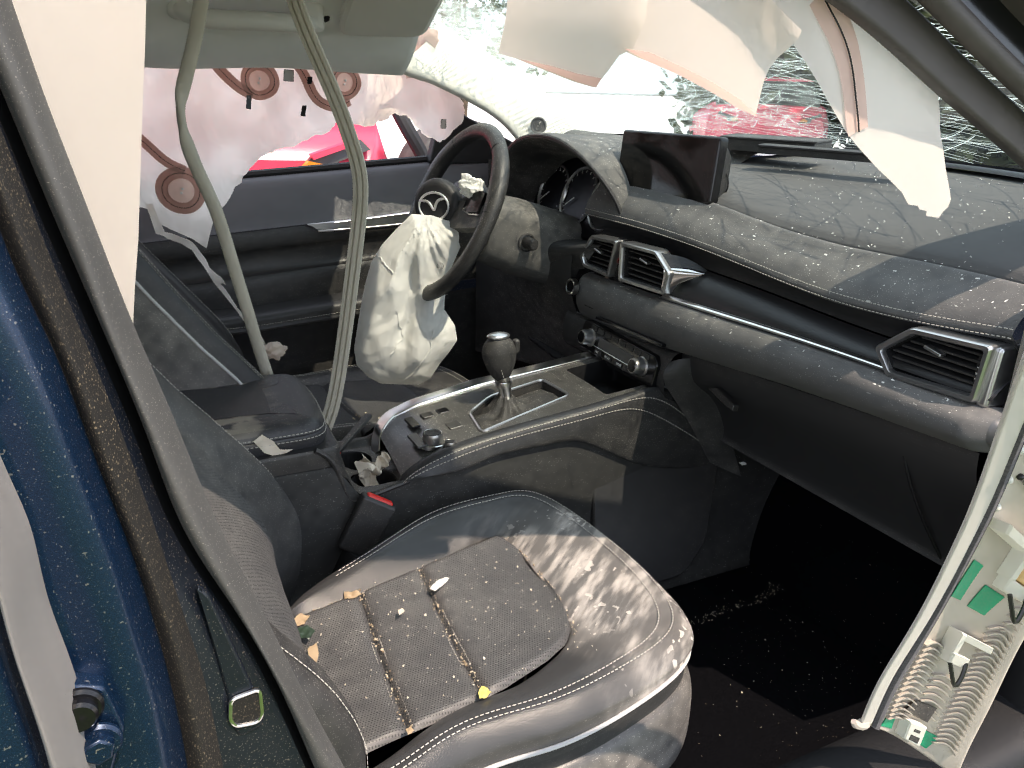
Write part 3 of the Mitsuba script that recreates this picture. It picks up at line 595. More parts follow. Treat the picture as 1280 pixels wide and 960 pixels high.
def make_seat(key, label, s, dx, leather, group):
    """s = 1 builds the seat on the car's right, s = -1 its mirror image on the left."""
    t = thing(key, label, 'car seat', group)
    m = A([1, s, 1]); d = A([dx, 0, 0])
    n = 240
    I, S, O, P, V, B = (crp(l, n, True) for l in (LOOP_I, LOOP_S, LOOP_O, LOOP_P, LOOP_V, LOOP_B))
    mid = 0.5 * (I + S) + [0, 0, 0.007]
    q = 0.22 * I + 0.78 * S + [0, 0, 0.0035]
    e = I * 0.93 + S * 0.07 + [0, 0, 0.005]
    so = 0.55 * S + 0.45 * O + [0, 0, 0.0045]
    low = I - [0, 0, 0.008]
    L = np.stack([low, I, e, mid, q, S, so, O, 0.5 * (O + P) + [0, 0, 0], P])
    t2 = CubicSpline(np.arange(len(L)), L, axis=0, bc_type='natural')(np.linspace(0, len(L) - 1, 46))
    w = wrinkle(t2.reshape(-1, 3), 16, 0.0035, 3).reshape(t2.shape[:2])
    t2[..., 2] += w * smooth01((t2[..., 2] - 0.57) / 0.02)
    part(t, 'cushion_cover', grid(t2 * m + d, wrap=True), leather, smooth=True, label='black leather cushion rim, dusty, with dried mud at its front corner' if s > 0 else None)
    part(t, 'cushion_side', grid(np.stack([P, 0.5 * (P + V) + [0, 0.002, 0], V, B]) * m + d, wrap=True), 'dash_dark', smooth=True)
    k = np.r_[0:int(n * 0.36)]
    part(t, 'piping', tube((P[k] + [0, -.0015, 0.001]) * m + d, 0.0026, 8), 'piping', label='pale grey piping along the cushion side')
    # the three perforated panels, their seams sunk
    edges = [-.135, .0, .095, .25]
    inner = lambda x: np.interp(x, [-.13, -.05, .06, .17, .24], [-.315, -.300, -.278, -.252, -.240])
    outer = lambda x: np.interp(x, [-.13, 0, .10, .17, .205, .225, .24, .25], [-.575, -.562, -.548, -.527, -.51, -.487, -.44, -.36])
    inner2 = lambda x: np.where(x > .235, np.interp(x, [.235, .25], [-.242, -.30]), inner(x))
    for a, b in zip(edges[:-1], edges[1:]):
        x = np.linspace(a, b, 26)[:, None]; v = np.linspace(0, 1, 60)[None]
        skew = 0.024 * v                       # the seams slant a little across the seat
        X = x - skew * (1 - smooth01((x - .12) / .12)) + 0 * v
        Y = inner2(X) * (1 - v) + outer(X) * v
        r = np.minimum(x - a, b - x) / 0.018; r2 = np.minimum(v, 1 - v) * 0.28 / 0.011
        Z = .577 + 0.009 * np.sqrt(1 - (1 - np.clip(r, 0, 1)) ** 2) * np.sqrt(1 - (1 - np.clip(r2, 0, 1)) ** 2) + 0.010 * (np.abs(v - .5) * 2) ** 2 + 0.012 * (X + .13) / .4 - 0.006
        Q = np.stack([X, Y, Z], -1)
        Q[..., 2] += wrinkle(Q.reshape(-1, 3), 22, 0.0012, 5).reshape(Z.shape)
        part(t, 'seat_panel', grid(Q * m + d), 'perforated_leather', smooth=True)
    # stitching: twin rows on the crest, rows beside the panel seams
    rows = []
    for f, up in ((-0.10, .0035), (0.17, .0045)):
        c = (S * (1 - f) + O * f if f > 0 else S * (1 + f) - I * f) + [0, 0, up]
        rows.append(stitches(c[:int(n * 0.86)] * m + d, (0, 0, 1), r=0.0008))
    for a in edges[1:3]:
        for o in (-.006, .006):
            v = np.linspace(0.02, 0.98, 60); X = a + o - 0.024 * v
            rows.append(stitches(np.stack([X, inner(X) * (1 - v) + outer(X) * v, .5775 + 0.0045 + 0.010 * (np.abs(v - .5) * 2) ** 2 + 0.012 * (X + .13) / .4 - 0.006 + 0.0005], 1) * m + d, (0, 0, 1), r=0.0007))
    part(t, 'stitching', cat(*rows), 'thread', smooth=False, kind='stuff')
    # lower side cover
    k = np.r_[0:int(n * 0.45)]
    base = V[k] - [0, 0, 0.002]
    out = A([np.gradient(base[:, 1]), -np.gradient(base[:, 0])]).T; out = np.hstack([unit(out), 0 * out[:, :1]])
    cov = [base + out * o + [0, 0, z] for o, z in ((-.006, .006), (.004, .002), (.012, -.02), (.014, -.06), (.008, -.11), (-.02, -.14))]
    part(t, 'side_cover', grid(rails(cov, len(k), 24) * m + d), 'seat_plastic', smooth=True, label='scuffed plastic cover under the cushion side' if s > 0 else None)
    # backrest
    z = np.linspace(0, len(BACK_Z) - 1, 70)
    zz = CubicSpline(np.arange(len(BACK_Z)), BACK_Z)(z); xx = CubicSpline(np.arange(len(BACK_Z)), BACK_X)(z)
    sec = crp(SECTION, 105)
    narrow = 1 - 0.10 * smooth01((zz - .95) / .25)
    Q = np.stack([xx[:, None] + sec[None, :, 1], (sec[None, :, 0] + .37) * narrow[:, None] - .37, np.repeat(zz[:, None], len(sec), 1)], -1)
    Q[..., 2] -= 0.4 * (Q[..., 0] - xx[:, None])
    Q[..., 0] += wrinkle(Q.reshape(-1, 3), 14, 0.003, 8).reshape(Q.shape[:2])
    i0, i1 = 40, 57
    part(t, 'bolster', grid(Q[:, :i0 + 1] * m + d), 'leather', smooth=True)
    part(t, 'bolster', grid(Q[:, i1:92] * m + d), leather, smooth=True)  # near seat: lighter leather than the outer bolster stands in for light falling here
    part(t, 'back_panel', grid(Q[:, i0:i1 + 1] * m + d), 'perforated_leather', smooth=True)
    part(t, 'backrest_side', grid(Q[:, 91:] * m + d), 'seat_plastic', smooth=True)
    part(t, 'backrest_rear', grid(np.stack([Q[:, -1], Q[:, 0]], 1) * m + d), 'plastic', smooth=True)
    part(t, 'backrest_piping', tube((Q[:, 91] + [0, .003, 0]) * m + d, 0.0026, 8), 'piping')
    top = Q[-1]; c = top.mean(0) + [0, 0, .03]
    part(t, 'backrest_top', grid(np.stack([top, top * .6 + c * .4 + [0, 0, .012], top * .02 + c * .98 + [0, 0, 0.01]]) * m + d, wrap=True), leather, smooth=True)
    hr = rbox(0.11, 0.25, 0.19, 0.04, 2); hr.apply_translation((-.50, -.37, 1.30))
    hr.vertices = hr.vertices * m + d
    h = part(t, 'headrest', hr, leather, smooth=60)
    for y in (-.43, -.31):
        part(h, 'post', tube((A([(-.46, y, 1.16), (-.49, y, 1.26)]) * m + d), 0.006, 8), 'chrome')
    e1 = sec[:, 0]
    j = [int(np.argmin(np.abs(sec[:, 0] + .150) + (np.arange(105) < 60))), 84]
    st = [stitches(Q[3:60, c_] * m + d + [0.0012, -0.0012 * s, 0.0006], (0.8, -0.4 * s, 0.3), r=0.0007) for c_ in (84, 82)] + [stitches(Q[3:60, 22] * m + d + [0.0014, 0, 0.0006], (0.8, -0.2, 0.3), r=0.0007)]
    part(t, 'backrest_stitching', cat(*st), 'thread', smooth=False, kind='stuff')
    part(t, 'frame', rbox(0.40, 0.42, 0.10, 0.02).apply_translation((0.12 + dx, -.38 * s, 0.425)), 'black')
    return t

def smooth01(x):
    x = np.clip(x, 0, 1); return x * x * (3 - 2 * x)

pr('seat_plastic', dusty((0.055, 0.053, 0.052), (0.40, 0.37, 0.33), 0.9, up=0.3, grain=700, lo=0.78), 0.42)
make_seat('leather_seat', 'dusty black leather seat nearest the camera, with perforated panels and mud at its front corner', 1, 0.0, 'seat_leather', None)
make_seat('leather_seat', 'black leather seat beyond the console, behind the steering wheel, partly under white cloth', -1, 0.085, 'leather', None)

# buckle of the near seat, standing between cushion and console
b = thing('seat_belt_buckle', 'black seat belt buckle with a red release button beside the near seat', 'seat belt buckle')
o = A([0.055, -0.142, 0.603]); ax = unit(A([0.50, 0.02, 0.86])); wd = unit(A([0.80, -0.20, -0.46])); wd = unit(wd - ax * np.dot(wd, ax)); nn = np.cross(wd, ax)
body = rbox(0.060, 0.026, 0.094, 0.006, 2)
fr3 = np.stack([wd, nn, ax]); bm = body.copy(); 
taper = 1 - 0.10 * (0.5 - body.vertices[:, 2:3] / 0.094)
bm.vertices = o + (body.vertices * np.hstack([taper, taper, np.ones_like(taper)])) @ fr3
part(b, 'housing', bm, 'plastic', smooth=50)
btn = rbox(0.044, 0.016, 0.012, 0.004, 2); btn.vertices = o + (btn.vertices + [0, 0, 0.0445]) @ fr3
part(b, 'release_button', btn, 'red_plastic', smooth=50)
part(b, 'stalk', tube([o - ax * 0.045, o - ax * 0.13], [0.013, 0.011], 10, squash=1.8), 'black')
b = thing('seat_belt_buckle', 'black belt buckle lying on the far seat behind the ribbed hanging strip', 'seat belt buckle')
bm = rbox(0.034, 0.075, 0.03, 0.008, 2); bm.apply_translation((0.165, 0.20, 0.60))
part(b, 'housing', bm, 'black', smooth=50)
part(b, 'stalk', tube([(0.165, 0.17, 0.585), (0.12, 0.15, 0.5)], 0.013, 10), 'black')

# ---------------------------------------------------------------- dashboard
dash = thing('dashboard', 'dusty black dashboard with chrome framed air vents and a screen on top', 'dashboard')
ys = np.linspace(0.10, -0.72, 90)
def rail(ctrl, y):
    c = A(sorted(map(tuple, ctrl), key=lambda q: q[1]))
    cs = CubicSpline(c[:, 1], c[:, [0, 2]], bc_type='natural')(np.clip(y, c[0, 1], c[-1, 1]))
    return np.stack([cs[:, 0], y, cs[:, 1]], 1)
def glass_base(y): return 1.16 - 0.30 * (np.abs(y) / 0.74) ** 2.4
SEAM = [(0.705, 0.12, 1.078), (0.715, -0.10, 1.071), (0.72, -0.19, 1.060), (0.722, -0.336, 1.047), (0.724, -0.53, 1.046), (0.71, -0.70, 1.048)]
STITCH = [(0.662, 0.23, 1.010), (0.660, 0.03, 1.011), (0.658, -0.232, 0.999), (0.657, -0.459, 0.984), (0.655, -0.60, 0.990), (0.655, -0.70, 1.000)]
WOOD = [(0.678, 0.23, 0.966), (0.676, -0.15, 0.962), (0.676, -0.30, 0.957), (0.676, -0.52, 0.947), (0.676, -0.70, 0.95)]
CHROME = [(0.640, 0.22, 0.898), (0.640, -0.08, 0.906), (0.640, -0.34, 0.916), (0.640, -0.56, 0.921), (0.640, -0.70, 0.921)]
ROLLB = [(0.655, 0.26, 0.790), (0.648, -0.056, 0.808), (0.645, -0.139, 0.817), (0.645, -0.357, 0.837), (0.645, -0.565, 0.852), (0.645, -0.70, 0.860)]

# top pad, from the seam to the glass; left of the screen it swells into the instrument hood
yt = np.linspace(-0.725, 0.13, 110)
front = rail(SEAM, yt)
gb = glass_base(yt)
back = np.stack([gb, yt, 1.135 + 0 * yt], 1)
rows = []
for f, z in ((0.0, -0.012), (0.0, 0.0), (0.012, 0.006), (0.05, 0.012), (0.2, 0.016), (0.45, 0.016), (0.75, 0.010), (1.0, 0.0)):
    r = front * (1 - f) + back * f; r[:, 2] += z
    if f == 0.0 and z < 0: r[:, 0] += 0.004
    rows.append(r)
P = rails(rows, 110, 60)
P[..., 2] += wrinkle(P.reshape(-1, 3), 5, 0.004, 2).reshape(P.shape[:2])
part(dash, 'top_pad', grid(P), 'dash_skin', smooth=40, label='grey dusty top pad strewn with white flakes')
yb = np.linspace(-0.70, 0.70, 80)
part(dash, 'glass_edge', grid(np.stack([np.stack([glass_base(yb) + dx, yb, 0 * yb + z], 1) for dx, z in ((-.035, 1.139), (-.03, 1.151), (0.0, 1.147), (0.05, 1.14))])), 'gloss_black', smooth=True)

# padded fascia roll between the seam and the stitched line
yf = np.linspace(-0.705, 0.235, 120)
a, b = rail(SEAM, np.clip(yf, -.705, .12)), rail(STITCH, yf); a[:, 1] = yf
a[:, 2] = np.where(yf > 0.12, 1.078 + 0.0 * yf, a[:, 2])
rows = [a + [0.004, 0, -0.014], a + [-0.001, 0, 0.0], a + [-0.012, 0, 0.0008], a * .62 + b * .38 + [-0.004, 0, 0.010], a * .3 + b * .7 + [-0.010, 0, 0.010], b + [-0.006, 0, 0.006], b + [-0.004, 0, 0.0], b + [0.0, 0, -0.004]]
P = rails(rows, 120, 50); P[..., 2] += wrinkle(P.reshape(-1, 3), 9, 0.002, 12).reshape(P.shape[:2])
part(dash, 'fascia_roll', grid(P), 'dash_skin', smooth=True, label='stitched leather roll streaked with pale dust')
lower = b + [0.002, 0, -0.004]
w = rail(WOOD, yf)
part(dash, 'fascia_underside', grid(rails([lower, lower * .5 + w * .5 + [0.008, 0, 0.0], w + [0.004, 0, 0.002]], 120, 14)), 'dash_dark', smooth=True)
st = [stitches(b + [-0.0075, 0, dz], (-0.9, 0, 0.4), r=0.0007) for dz in (0.0, 0.0105)]
part(dash, 'stitching', cat(*st), 'thread', smooth=False, kind='stuff')
# glossy dark strip and the bright line under it
ck = rail(CHROME, yf)
part(dash, 'trim_strip', grid(rails([w + [0.002, 0, 0.0], w * .75 + ck * .25 + [-0.004, 0, 0.002], w * .35 + ck * .65 + [-0.006, 0, 0.002], ck + [0.0, 0, 0.004]], 120, 20)), 'trim_strip', smooth=True, label='satin charcoal trim strip')
yc = np.linspace(-0.08, -0.565, 60); cc = rail(CHROME, yc); wd = np.linspace(0.0085, 0.0055, 60)
part(dash, 'bright_line', capped(np.stack([cc + np.stack([np.full(60, x), 0 * yc, wd * z], 1) for x, z in ((0.004, 0.55), (-0.003, 0.5), (-0.0065, 0.0), (-0.005, -0.5), (0.004, -0.6))], 1)), 'chrome', smooth=50, label='chrome line running from the middle vents')
# leather roll below
yr = np.concatenate([np.linspace(-0.715, 0.20, 110)])
c, rb = rail(CHROME, yr), rail(ROLLB, yr)
rows = [c + [0.012, 0, -0.006], c + [0.0, 0, -0.006], c + [-0.016, 0, -0.011], c * .62 + rb * .38 + [-0.031, 0, 0.004], c * .35 + rb * .65 + [-0.034, 0, 0.002], rb + [-0.024, 0, 0.012], rb + [-0.008, 0, 0.001], rb + [0.012, 0, -0.002]]
P = rails(rows, 110, 50)
# both ends curl away
for e, sgn in ((-0.715, 1), (0.20, -1)):
    k = smooth01(1 - np.abs(P[..., 1] - e) / 0.022)
    P[..., 0] += 0.02 * k ** 2
P[..., 2] += wrinkle(P.reshape(-1, 3), 8, 0.0015, 15).reshape(P.shape[:2])
part(dash, 'lower_roll', grid(P), 'dash_skin', smooth=True, label='lower padded roll, thick with dust along its top')
end = P[:, 0]; ec = end.mean(0)
part(dash, 'roll_end', grid(np.stack([end, end * .8 + ec * .2 + [0, -0.012, 0], end * .3 + ec * .7 + [0.01, -0.017, 0], end * .02 + ec * .98 + [0.01, -0.018, 0]])), 'grey_trim', smooth=True, label='grey rounded end cap of the roll')
# glove box and the dark under-dash
yg = np.linspace(-0.70, -0.135, 60); top = rail(ROLLB, yg) + [0.004, 0, -0.004]
gbx = [top, top + [0.012, 0, -0.05], np.stack([0 * yg + 0.71, yg, 0 * yg + 0.72], 1), np.stack([0 * yg + 0.745, yg, 0 * yg + 0.645], 1), np.stack([0 * yg + 0.765, yg, 0 * yg + 0.632], 1), np.stack([0 * yg + 0.98, yg, 0 * yg + 0.60], 1)]
part(dash, 'glove_box', grid(rails(gbx, 60, 50)), 'dash_dark', smooth=True, label='dark glove box lid under the roll')
hp = [(0.668, -0.329, 0.750), (0.668, -0.372, 0.739), (0.668, -0.414, 0.745), (0.668, -0.386, 0.758)]
fr = Frame((0.668, -0.24, 0.765), (0, -1, 0), (0.2, 0, 1))
part(dash, 'glove_box_catch', plate(round_poly([(-0.02, 0.006), (0.0, 0.014), (0.05, 0.0), (0.05, -0.012), (0.01, -0.004)], 0.003), fr, 0.012, 0.002, w=0.028), 'plastic')
seam_l = A([(0.662, -0.585, 0.845), (0.668, -0.600, 0.79), (0.715, -0.612, 0.70), (0.752, -0.625, 0.64)])
part(dash, 'glove_box_gap', tube(cr(seam_l, 30) + [-0.004, 0, 0], 0.0022, 6), 'black')
part(dash, 'side_panel', grid(rails([[(0.65, -0.715, z), (0.75, -0.722, z), (0.92, -0.722, z)] for z in (0.60, 0.8, 0.95, 1.06)], 20, 20)), 'plastic', smooth=True)

# centre stack below the roll
ym = np.linspace(-0.135, 0.235, 50); top = rail(ROLLB, ym) + [0.004, 0, -0.003]
stk = [top, np.stack([0 * ym + 0.628, ym, 0 * ym + 0.805], 1), np.stack([0 * ym + 0.615, ym, 0 * ym + 0.765], 1), np.stack([0 * ym + 0.632, ym, 0 * ym + 0.725], 1), np.stack([0 * ym + 0.69, ym, 0 * ym + 0.70], 1), np.stack([0 * ym + 0.70, ym, 0 * ym + 0.60], 1)]
part(dash, 'centre_stack', grid(rails(stk, 50, 40)), 'dash_dark', smooth=True)
part(dash, 'stack_cheek', grid(rails([[(0.62, -0.137, 0.80), (0.64, -0.155, 0.81), (0.70, -0.17, 0.80)], [(0.612, -0.137, 0.765), (0.64, -0.155, 0.765), (0.70, -0.17, 0.76)], [(0.66, -0.137, 0.70), (0.69, -0.15, 0.68), (0.75, -0.165, 0.66)], [(0.74, -0.137, 0.58), (0.76, -0.15, 0.57), (0.80, -0.165, 0.55)]], 16, 16)), 'dash_dark', smooth=True)
sl = [(0.636, 0.187, 0.831), (0.636, 0.140, 0.839), (0.636, 0.138, 0.822), (0.636, 0.182, 0.815)]
fr = Frame((0.622, 0.13, 0.843), (0, -1, 0.0), (0.12, 0, 1))
part(dash, 'blank_switch', plate(round_poly([(-0.018, -0.008), (0.018, -0.008), (0.018, 0.008), (-0.018, 0.008)], 0.002), fr, 0.01, 0.001, w=0.008), 'plastic')
fr = Frame((0.618, 0.0, 0.826), (0, -1, 0.02), (0.12, 0, 1))
part(dash, 'slot', plate(round_poly([(-0.09, -0.003), (0.13, -0.003), (0.13, 0.003), (-0.09, 0.003)], 0.002), fr, 0.01, 0.001, w=0.013), 'gloss_black', label='thin slot across the middle stack')
# climate controls
fr = Frame((0.607, 0.016, 0.773), (0, -1, -0.03), (0.16, 0, 1))
cl = part(dash, 'climate_panel', plate(round_poly([(-0.125, -0.026), (0.128, -0.026), (0.132, 0.02), (0.118, 0.034), (-0.122, 0.034), (-0.13, 0.02)], 0.006), fr, 0.03, 0.003), 'gloss_black', label='gloss black climate panel with two round knobs')
part(cl, 'display', plate(round_poly([(-0.06, -0.006), (0.058, -0.006), (0.058, 0.014), (-0.06, 0.014)], 0.002), fr, 0.004, 0.0006, w=0.0015), 'grey_trim', label='grey display window')
for x in np.linspace(-0.085, 0.095, 8):
    part(cl, 'button', plate(round_poly([(x - 0.010, 0.0195), (x + 0.010, 0.0195), (x + 0.010, 0.0305), (x - 0.010, 0.0305)], 0.002), fr, 0.004, 0.0008, w=0.0022), 'plastic', smooth=20)
for x in np.linspace(-0.055, 0.055, 4):
    part(cl, 'button', plate(round_poly([(x - 0.012, -0.0215), (x + 0.012, -0.0215), (x + 0.012, -0.0105), (x - 0.012, -0.0105)], 0.002), fr, 0.004, 0.0008, w=0.0022), 'plastic', smooth=20)
part(cl, 'bright_edge', tube(fr([(-0.088, -0.008), (0.08, -0.008)], 0.0015), 0.0011, 6), 'chrome')
marks = [meshkit.text_mesh(s_, 0.0045, 0.0004) for s_ in ('A/C', 'AUTO', 'MODE')]
for s_, x, y_ in zip(marks, (-0.062, -0.028, 0.014), (-0.018, -0.018, -0.018)):
    part(cl, 'marking', place(s_, fr((x, y_), 0.0024), fr.u, fr.v), 'white', smooth=False)
for x in (-0.091, 0.090):
    k = part(cl, 'knob', place(lathe([(0.0, 0.024), (0.0125, 0.024), (0.0145, 0.0225), (0.0155, 0.019), (0.0165, 0.004), (0.019, 0.002), (0.019, -0.004)], 36), fr((x, 0.004), 0.0), fr.u, fr.v), 'satin_silver', label='silver rimmed temperature knob')
    part(k, 'cap', place(lathe([(0.0, 0.0252), (0.0105, 0.0252), (0.0118, 0.0240), (0.0118, 0.022)], 32), fr((x, 0.004), 0.0), fr.u, fr.v), 'gloss_black')

# start button at the left end of the roll
fr = Frame((0.604, 0.186, 0.868), (0.05, -1, 0.0), (0.15, 0, 1))
sb = part(dash, 'start_button', place(lathe([(0.0, 0.004), (0.011, 0.004), (0.0125, 0.003), (0.0125, -0.004)], 32), fr.o, fr.u, fr.v), 'gloss_black', smooth=30)
part(sb, 'ring', place(lathe([(0.0125, 0.0), (0.0135, 0.006), (0.0165, 0.005), (0.0175, -0.006)], 40), fr.o, fr.u, fr.v), 'chrome')

# ------ air vents
def vent(label, fr, outline, thick_, slats, knob, extra=None):
    o = round_poly(outline, 0.006, 3)
    i = round_poly(inset(outline, thick_), 0.004, 3)
    v = part(dash, 'air_vent', rim(o, i, fr, 0.006, 0.022, 0.008), 'satin_silver', smooth=40, label=label)
    part(v, 'duct', capped([fr(i, 0.006), fr(inset(i, 0.004), -0.035)], first=False), 'black')
    lo, hi = i.min(0), i.max(0)
    pl = shapely.Polygon(i).buffer(-0.002)
    for k in range(slats):
        y = lo[1] + (hi[1] - lo[1]) * (k + 0.75) / (slats + 0.5)
        cut = pl.intersection(shapely.LineString([(lo[0] - 1, y), (hi[0] + 1, y)]))
        if cut.is_empty: continue
        x0, _, x1, _ = cut.bounds
        prof = round_poly([(-0.012, -0.001), (0.004, -0.0016), (0.004, 0.0016), (-0.012, 0.001)], 0.0012)
        L = [np.stack([fr((x, y + b_ - 0.25 * a_), a_ - 0.004) for a_, b_ in prof]) for x in (x0, x1)]
        part(v, 'slat', capped(L), 'plastic', smooth=30)
    kx, ky = knob
    part(v, 'slat_tab', place(rbox(0.026, 0.005, 0.012, 0.0022, 1), fr((kx, ky), 0.003), fr.u - 0.22 * fr.v, fr.v), 'satin_silver')
    for x in ((lo[0] + hi[0]) / 2,):
        part(v, 'divider', capped([fr([(x - .001, lo[1]), (x + .001, lo[1]), (x + .001, hi[1]), (x - .001, hi[1])], w_) for w_ in (-0.012, -0.02)]), 'black')
    return v, i
pts = [(0.645, -0.540, 0.945), (0.645, -0.590, 0.985), (0.645, -0.696, 0.991), (0.645, -0.690, 0.917), (0.645, -0.567, 0.911)]
fr = Frame(np.mean(pts, 0), (0, -1, 0), (0, 0, 1))
v, i = vent('five sided silver framed air vent at the passenger end of the dashboard', fr, fr.flat(pts)[::-1], 0.010, 6, (0.004, 0.012))
f2 = Frame(fr((0.061, -0.002), -0.002), (0, -1, 0), (0, 0, 1))
part(v, 'thumb_wheel', plate(round_poly([(-0.006, -0.022), (0.004, -0.022), (0.004, 0.024), (-0.006, 0.024)], 0.002), f2, 0.006, 0.002), 'black')
for z in (-0.006, 0.0, 0.007, 0.014):
    part(v, 'mark', plate([(-0.003, z), (0.001, z), (0.001, z + 0.0025), (-0.003, z + 0.0025)], f2, 0.0006, 0.0001, w=0.0006), 'white', smooth=False)
sp = [(0.640, -0.698, 0.990), (0.700, -0.712, 0.985), (0.698, -0.710, 0.905), (0.636, -0.693, 0.916)]
part(dash, 'vent_cheek', plate(round_poly([(0, 0), (0.058, 0.0), (0.060, 0.082), (0.004, 0.074)], 0.006), Frame((0.637, -0.700, 0.914), (1, -0.12, -0.03), (0, 0, 1)), 0.012, 0.004), 'satin_silver', label='grey cheek beside the passenger end vent')
pts = [(0.635, 0.048, 0.985), (0.635, -0.066, 0.988), (0.635, -0.113, 0.956), (0.635, -0.097, 0.912), (0.635, 0.046, 0.908)]
fr = Frame(np.mean(pts, 0), (0, -1, 0), (0, 0, 1))
v, i = vent('chrome framed middle air vent nearer the passenger', fr, fr.flat(pts), 0.010, 5, (-0.012, 0.010))
tail = [fr.flat([pts[2]])[0], fr.flat([(0.668, -0.150, 0.960)])[0]]
fin = [[(0.622, -0.092, 0.962), (0.650, -0.120, 0.965), (0.668, -0.150, 0.961)], [(0.620, -0.098, 0.954), (0.644, -0.125, 0.956), (0.666, -0.152, 0.9595)], [(0.622, -0.092, 0.918), (0.640, -0.112, 0.934), (0.664, -0.151, 0.958)]]
part(v, 'fin', grid(rails(fin, 20, 14)), 'chrome', smooth=True, label='chrome fin tapering along the trim strip')
cap_ = [[(0.623, -0.062, 0.984), (0.655, -0.110, 0.980), (0.672, -0.152, 0.965)], [(0.621, -0.094, 0.961), (0.648, -0.122, 0.965), (0.668, -0.152, 0.962)]]
part(v, 'hood', grid(rails(cap_, 20, 8)), 'trim_strip', smooth=True)
pts = [(0.632, 0.187, 0.932), (0.632, 0.149, 0.981), (0.632, 0.052, 0.986), (0.632, 0.076, 0.908), (0.632, 0.172, 0.911)]
fr = Frame(np.mean(pts, 0), (0, -1, 0), (0, 0, 1))
v, i = vent('chrome framed middle air vent next to the steering wheel', fr, fr.flat(pts), 0.010, 5, (-0.002, 0.008))
fr = Frame((0.633, 0.062, 0.945), (0, -1, 0), (0, 0, 1))
part(dash, 'hazard_switch', plate(round_poly([(-0.011, -0.036), (0.011, -0.038), (0.011, 0.040), (-0.011, 0.042)], 0.002), fr, 0.014, 0.002), 'gloss_black')
tr = [(-0.004, -0.004), (0.004, -0.004), (0.0, 0.004)]
part(dash, 'hazard_mark', tube(fr(A(tr), 0.0012), 0.0005, 5, closed=True, up=fr.w), 'red_plastic', label='small red warning triangle')

pr('dash_dusty', dusty((0.05, 0.05, 0.049), (0.34, 0.32, 0.28), 1.0, up=0.5, grain=700, lo=0.78), 0.55)
# ------ instrument hood and cluster
HOOD = [(0.615, 0.575, 1.00), (0.603, 0.548, 1.055), (0.597, 0.505, 1.105), (0.594, 0.44, 1.143), (0.594, 0.355, 1.160), (0.598, 0.27, 1.158), (0.608, 0.195, 1.135), (0.630, 0.145, 1.095), (0.652, 0.115, 1.050), (0.664, 0.105, 1.015)]
h0 = crp(HOOD, 80)
ctr = A([0.60, 0.34, 1.03])
hin = ctr + (h0 - ctr) * [1, 0.955, 0.93] + [0.004, 0, 0]
deep = ctr + (h0 - ctr) * [1, 0.80, 0.72] + [0.12, 0, -0.01]
part(dash, 'hood_throat', grid(rails([h0 + [0, 0, -0.001], hin, hin * .5 + deep * .5, deep], 80, 20)), 'dash_dark', smooth=True)
bk = A([(glass_base(y_) - 0.0, y_, 1.138) for y_ in np.linspace(0.66, 0.06, 80)])
m1 = h0 + [0.015, 0, 0.006]; m2 = h0 * .72 + bk * .28; m2[:, 2] = np.maximum(m2[:, 2], h0[:, 2] * .78 + 1.150 * .22) ; m3 = h0 * .35 + bk * .65; m3[:, 2] = np.maximum(m3[:, 2], 1.148)
part(dash, 'instrument_hood', grid(rails([h0, m1, m2, m3, bk], 80, 40)), 'dash_skin', smooth=True, label='arched grey hood over the instruments')
part(dash, 'hood_lip', tube(h0, 0.0045, 8), 'dash_dark')
fr = Frame((0.705, 0.34, 1.035), (0, -1, 0), (0.35, 0, 1))
cl = part(dash, 'instrument_cluster', plate(round_poly([(-0.20, -0.09), (0.20, -0.09), (0.185, 0.05), (0.10, 0.085), (-0.10, 0.085), (-0.185, 0.05)], 0.03), fr, 0.02, 0.004), 'dial_black', label='dark glossy instrument cluster')
for x, r in ((-0.115, 0.062), (0.0, 0.068), (0.115, 0.062)):
    part(cl, 'dial_ring', place(lathe([(r, 0.002), (r - 0.002, 0.006), (r - 0.005, 0.004), (r - 0.006, 0.001)], 56), fr((x, -0.005), 0.0), fr.u, fr.v), 'satin_silver')
    part(cl, 'needle', tube(fr([(x - 0.01, -0.01), (x - 0.045, -0.035)], 0.006), [0.0014, 0.0007], 6), 'white')
    ticks = []
    for a in np.linspace(-0.7, 3.84, 15):
        ticks.append(tube(fr([(x + (r - 0.008) * math.cos(a), -0.005 + (r - 0.008) * math.sin(a)), (x + (r - 0.014) * math.cos(a), -0.005 + (r - 0.014) * math.sin(a))], 0.002), 0.0007, 4))
    part(cl, 'dial_marks', cat(*ticks), 'white', kind='stuff')
# lower binnacle shelf and outer trim left of the wheel
part(dash, 'binnacle_floor', grid(rails([[(0.70, 0.56, 0.965), (0.70, 0.33, 0.945), (0.70, 0.12, 0.955)], [(0.62, 0.57, 0.965), (0.60, 0.33, 0.94), (0.63, 0.12, 0.965)], [(0.61, 0.58, 0.90), (0.60, 0.33, 0.88), (0.64, 0.20, 0.90)]], 30, 14)), 'dash_dark', smooth=True)
part(dash, 'binnacle_edge', tube(cr([(0.590, 0.60, 1.03), (0.560, 0.585, 0.995), (0.552, 0.57, 0.955), (0.565, 0.55, 0.93)], 20), 0.006, 8), 'grey_trim')
part(dash, 'knee_panel', grid(rails([[(0.61, 0.69, z), (x, 0.40, z), (x + 0.01, 0.20, z)] for x, z in ((0.60, 0.93), (0.60, 0.86), (0.63, 0.78), (0.68, 0.66), (0.74, 0.58), (0.95, 0.60))], 30, 30)), 'dash_dark', smooth=True)
part(dash, 'end_shelf', grid(rails([[(0.60, 0.56, z), (0.66, 0.66, z), (0.80, 0.72, z + 0.02)] for z in (1.02, 0.93)] , 14, 8)), 'dash_dark', smooth=True)
